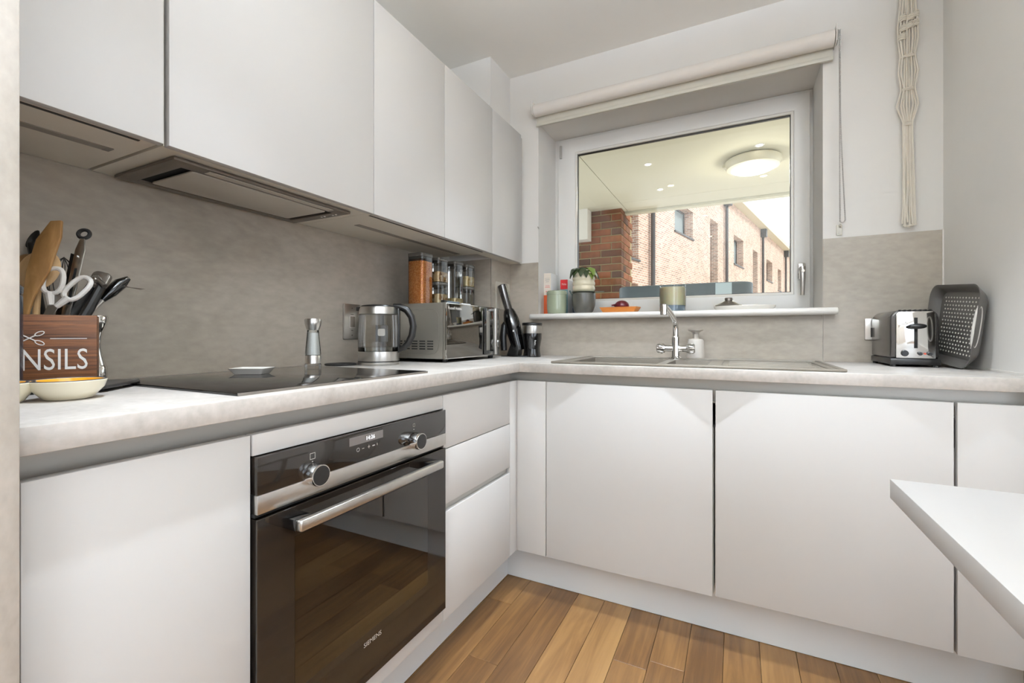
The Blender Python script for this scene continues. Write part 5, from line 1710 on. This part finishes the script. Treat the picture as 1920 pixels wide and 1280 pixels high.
# trough with rounded ends on the balcony
tx = thing('balcony_trough', 'long slate-blue trough with rounded ends outside the window', 'planter', (0.411, 2.15, -0.05))
tp_ = []
for i in range(13):
    a_ = PI / 2 + PI * i / 12
    tp_.append((-0.385 + 0.11 * math.cos(a_), 0.11 * math.sin(a_)))
for i in range(13):
    a_ = -PI / 2 + PI * i / 12
    tp_.append((0.385 + 0.11 * math.cos(a_), 0.11 * math.sin(a_)))
MB().prism(tp_, 0.95, 1.475).build('trough', 'trough', tx, bevel=0.015)
MB().box(0.245, 0.355, -0.1125, -0.1101, 0.96, 1.468).build('painted_reflection', 'trough_reflection', tx, smooth=False)  # pale reflection painted as a panel on the trough front
for sx in (-0.3, 0.3):
    MB().box(sx - 0.03, sx + 0.03, -0.06, 0.06, 0.0, 0.951).build('leg', 'pipe', tx, smooth=False)

# far brick terrace, receding to the right
VM = 0.81
L0 = -7.6
s_, c_ = math.sin(TH), math.cos(TH)
rr, nn = Vector((c_, s_, 0)), Vector((-s_, c_, 0))
def fac(dep, z, out=0.0):
    """point on the facade plane at a given distance; out = metres proud of the wall"""
    p = Vector((CX, CY, 0)) + nn * dep + rr * (L0 + VM * dep)
    dirf = (nn + rr * VM).normalized()
    nrm = Vector((dirf.y, -dirf.x, 0))
    p = p + nrm * out
    return Vector((p.x, p.y, z))
def dep_of(u):
    return -L0 * F_PX / ((960 + F_PX * VM) - u)
def z_of(u, v):
    return CH + (V0 - v) / F_PX * dep_of(u)
base_p = fac(dep_of(1330), -3.0)
fdir = (nn + rr * VM).normalized()
fang = math.atan2(fdir.y, fdir.x)
bd = thing('brick_terrace', 'sunlit pale brick terrace across the street', 'building', tuple(base_p), fang)
# local: X along the facade (away from the camera), -Y proud of the wall... proud is local -Y turned right
unit = (1 + VM * VM) ** 0.5
def lx(u):
    return (dep_of(u) - dep_of(1330)) * unit
def lz(u, v):
    return z_of(u, v) + 3.0
EAVE = z_of(1370, 378) + 3.0
far_x0, far_x1 = lx(1080), lx(1530)
# openings: (u0, u1, v_top, v_bot, kind)
ops = [(1176, 1197, 396, 484, 'win'), (1265, 1299, 386, 440, 'win'), (1331.5, 1346, 414, 640, 'door'), (1376, 1393.5, 445, 498, 'win'),
       (1411.5, 1420.5, 470, 640, 'door'), (1437, 1448, 489, 527, 'win'), (1458.5, 1464.5, 505, 545, 'win'), (1183, 1196.5, 531, 560, 'win')]
wins = []
for u0, u1, v0, v1, k in ops:
    um = (u0 + u1) / 2
    wins.append((lx(u0), lx(u1), max(0.1, lz(um, v1)), lz(um, v0), k))
xs = sorted({far_x0, far_x1, *[a for w_ in wins for a in w_[:2]]})
zs = sorted({0.0, EAVE, *[a for w_ in wins for a in w_[2:4]]})
verts, faces, uvs = [], [], []
wm = bmesh.new()
uvl = wm.loops.layers.uv.new('UVMap')
def quad(pts, uvp):
    f_ = wm.faces.new([wm.verts.new(p) for p in pts])
    for lp_, t_ in zip(f_.loops, uvp):
        lp_[uvl].uv = t_
for i in range(len(xs) - 1):
    for j in range(len(zs) - 1):
        xa, xb, za, zb_ = xs[i], xs[i + 1], zs[j], zs[j + 1]
        xm, zm = (xa + xb) / 2, (za + zb_) / 2
        if any(w_[0] < xm < w_[1] and w_[2] < zm < w_[3] for w_ in wins):
            continue
        quad([(xa, 0, za), (xb, 0, za), (xb, 0, zb_), (xa, 0, zb_)], [(xa, za), (xb, za), (xb, zb_), (xa, zb_)])
RD = 0.42
for x0, x1, z0, z1, k in wins:
    quad([(x1, 0, z0), (x1, RD, z0), (x1, RD, z1), (x1, 0, z1)], [(x1, z0), (x1 + RD, z0), (x1 + RD, z1), (x1, z1)])
    quad([(x0, 0, z0), (x0, RD, z0), (x0, RD, z1), (x0, 0, z1)], [(x0, z0), (x0 + RD, z0), (x0 + RD, z1), (x0, z1)])
    quad([(x0, 0, z1), (x1, 0, z1), (x1, RD, z1), (x0, RD, z1)], [(x0, z1), (x1, z1), (x1, z1 + RD), (x0, z1 + RD)])
    quad([(x0, 0, z0), (x1, 0, z0), (x1, RD, z0), (x0, RD, z0)], [(x0, z0), (x1, z0), (x1, z0 + RD), (x0, z0 + RD)])
me = bpy.data.meshes.new('wall')
wm.to_mesh(me)
wm.free()
me.materials.append(M['facade'])
ow = bpy.data.objects.new('wall', me)
COL.objects.link(ow)
ow.parent = bd
MB().box(far_x0, far_x1, RD + 0.1, RD + 6.0, 0, EAVE - 0.02).build('rear_mass', 'far_frame', bd, smooth=False)
for x0, x1, z0, z1, k in wins:
    t_ = 0.07
    wn_ = ring(MB(), x0, x1, z0, z1, (t_,) * 4, RD - 0.08, RD).build('window', 'far_frame', bd, smooth=False)
    MB().box(x0 + t_, x1 - t_, RD - 0.04, RD - 0.03, z0 + t_, z1 - t_).build('pane', 'far_pane', wn_, smooth=False)
    if k == 'win':
        MB().box(x0 - 0.05, x1 + 0.05, -0.06, RD - 0.08, z0 - 0.06, z0 - 0.001).build('window_ledge', 'pipe', bd, smooth=False)
for u, ht in ((1218, None), (1358, 1), (1427, 1), (1470.5, 1)):
    x = lx(u)
    MB().tube([(x, -0.12, 0.0), (x, -0.12, EAVE - 0.05)], 0.075, 10).build('downpipe', 'pipe', bd)
    if ht:
        MB().box(x - 0.19, x + 0.19, -0.34, -0.02, EAVE - 0.52, EAVE - 0.02).build('rainwater_hopper', 'pipe', bd, smooth=False)
MB().box(far_x0, far_x1, -0.45, 0.3, EAVE, EAVE + 0.10).build('eaves_soffit', 'eaves', bd, smooth=False)
MB().box(far_x0, far_x1, -0.47, -0.45, EAVE - 0.02, EAVE + 0.22).build('eaves_fascia', 'eaves', bd, smooth=False)
MB().box(far_x0, far_x1, -0.44, 6.0, EAVE + 0.101, EAVE + 0.2).build('flat_roof', 'pipe', bd, smooth=False)
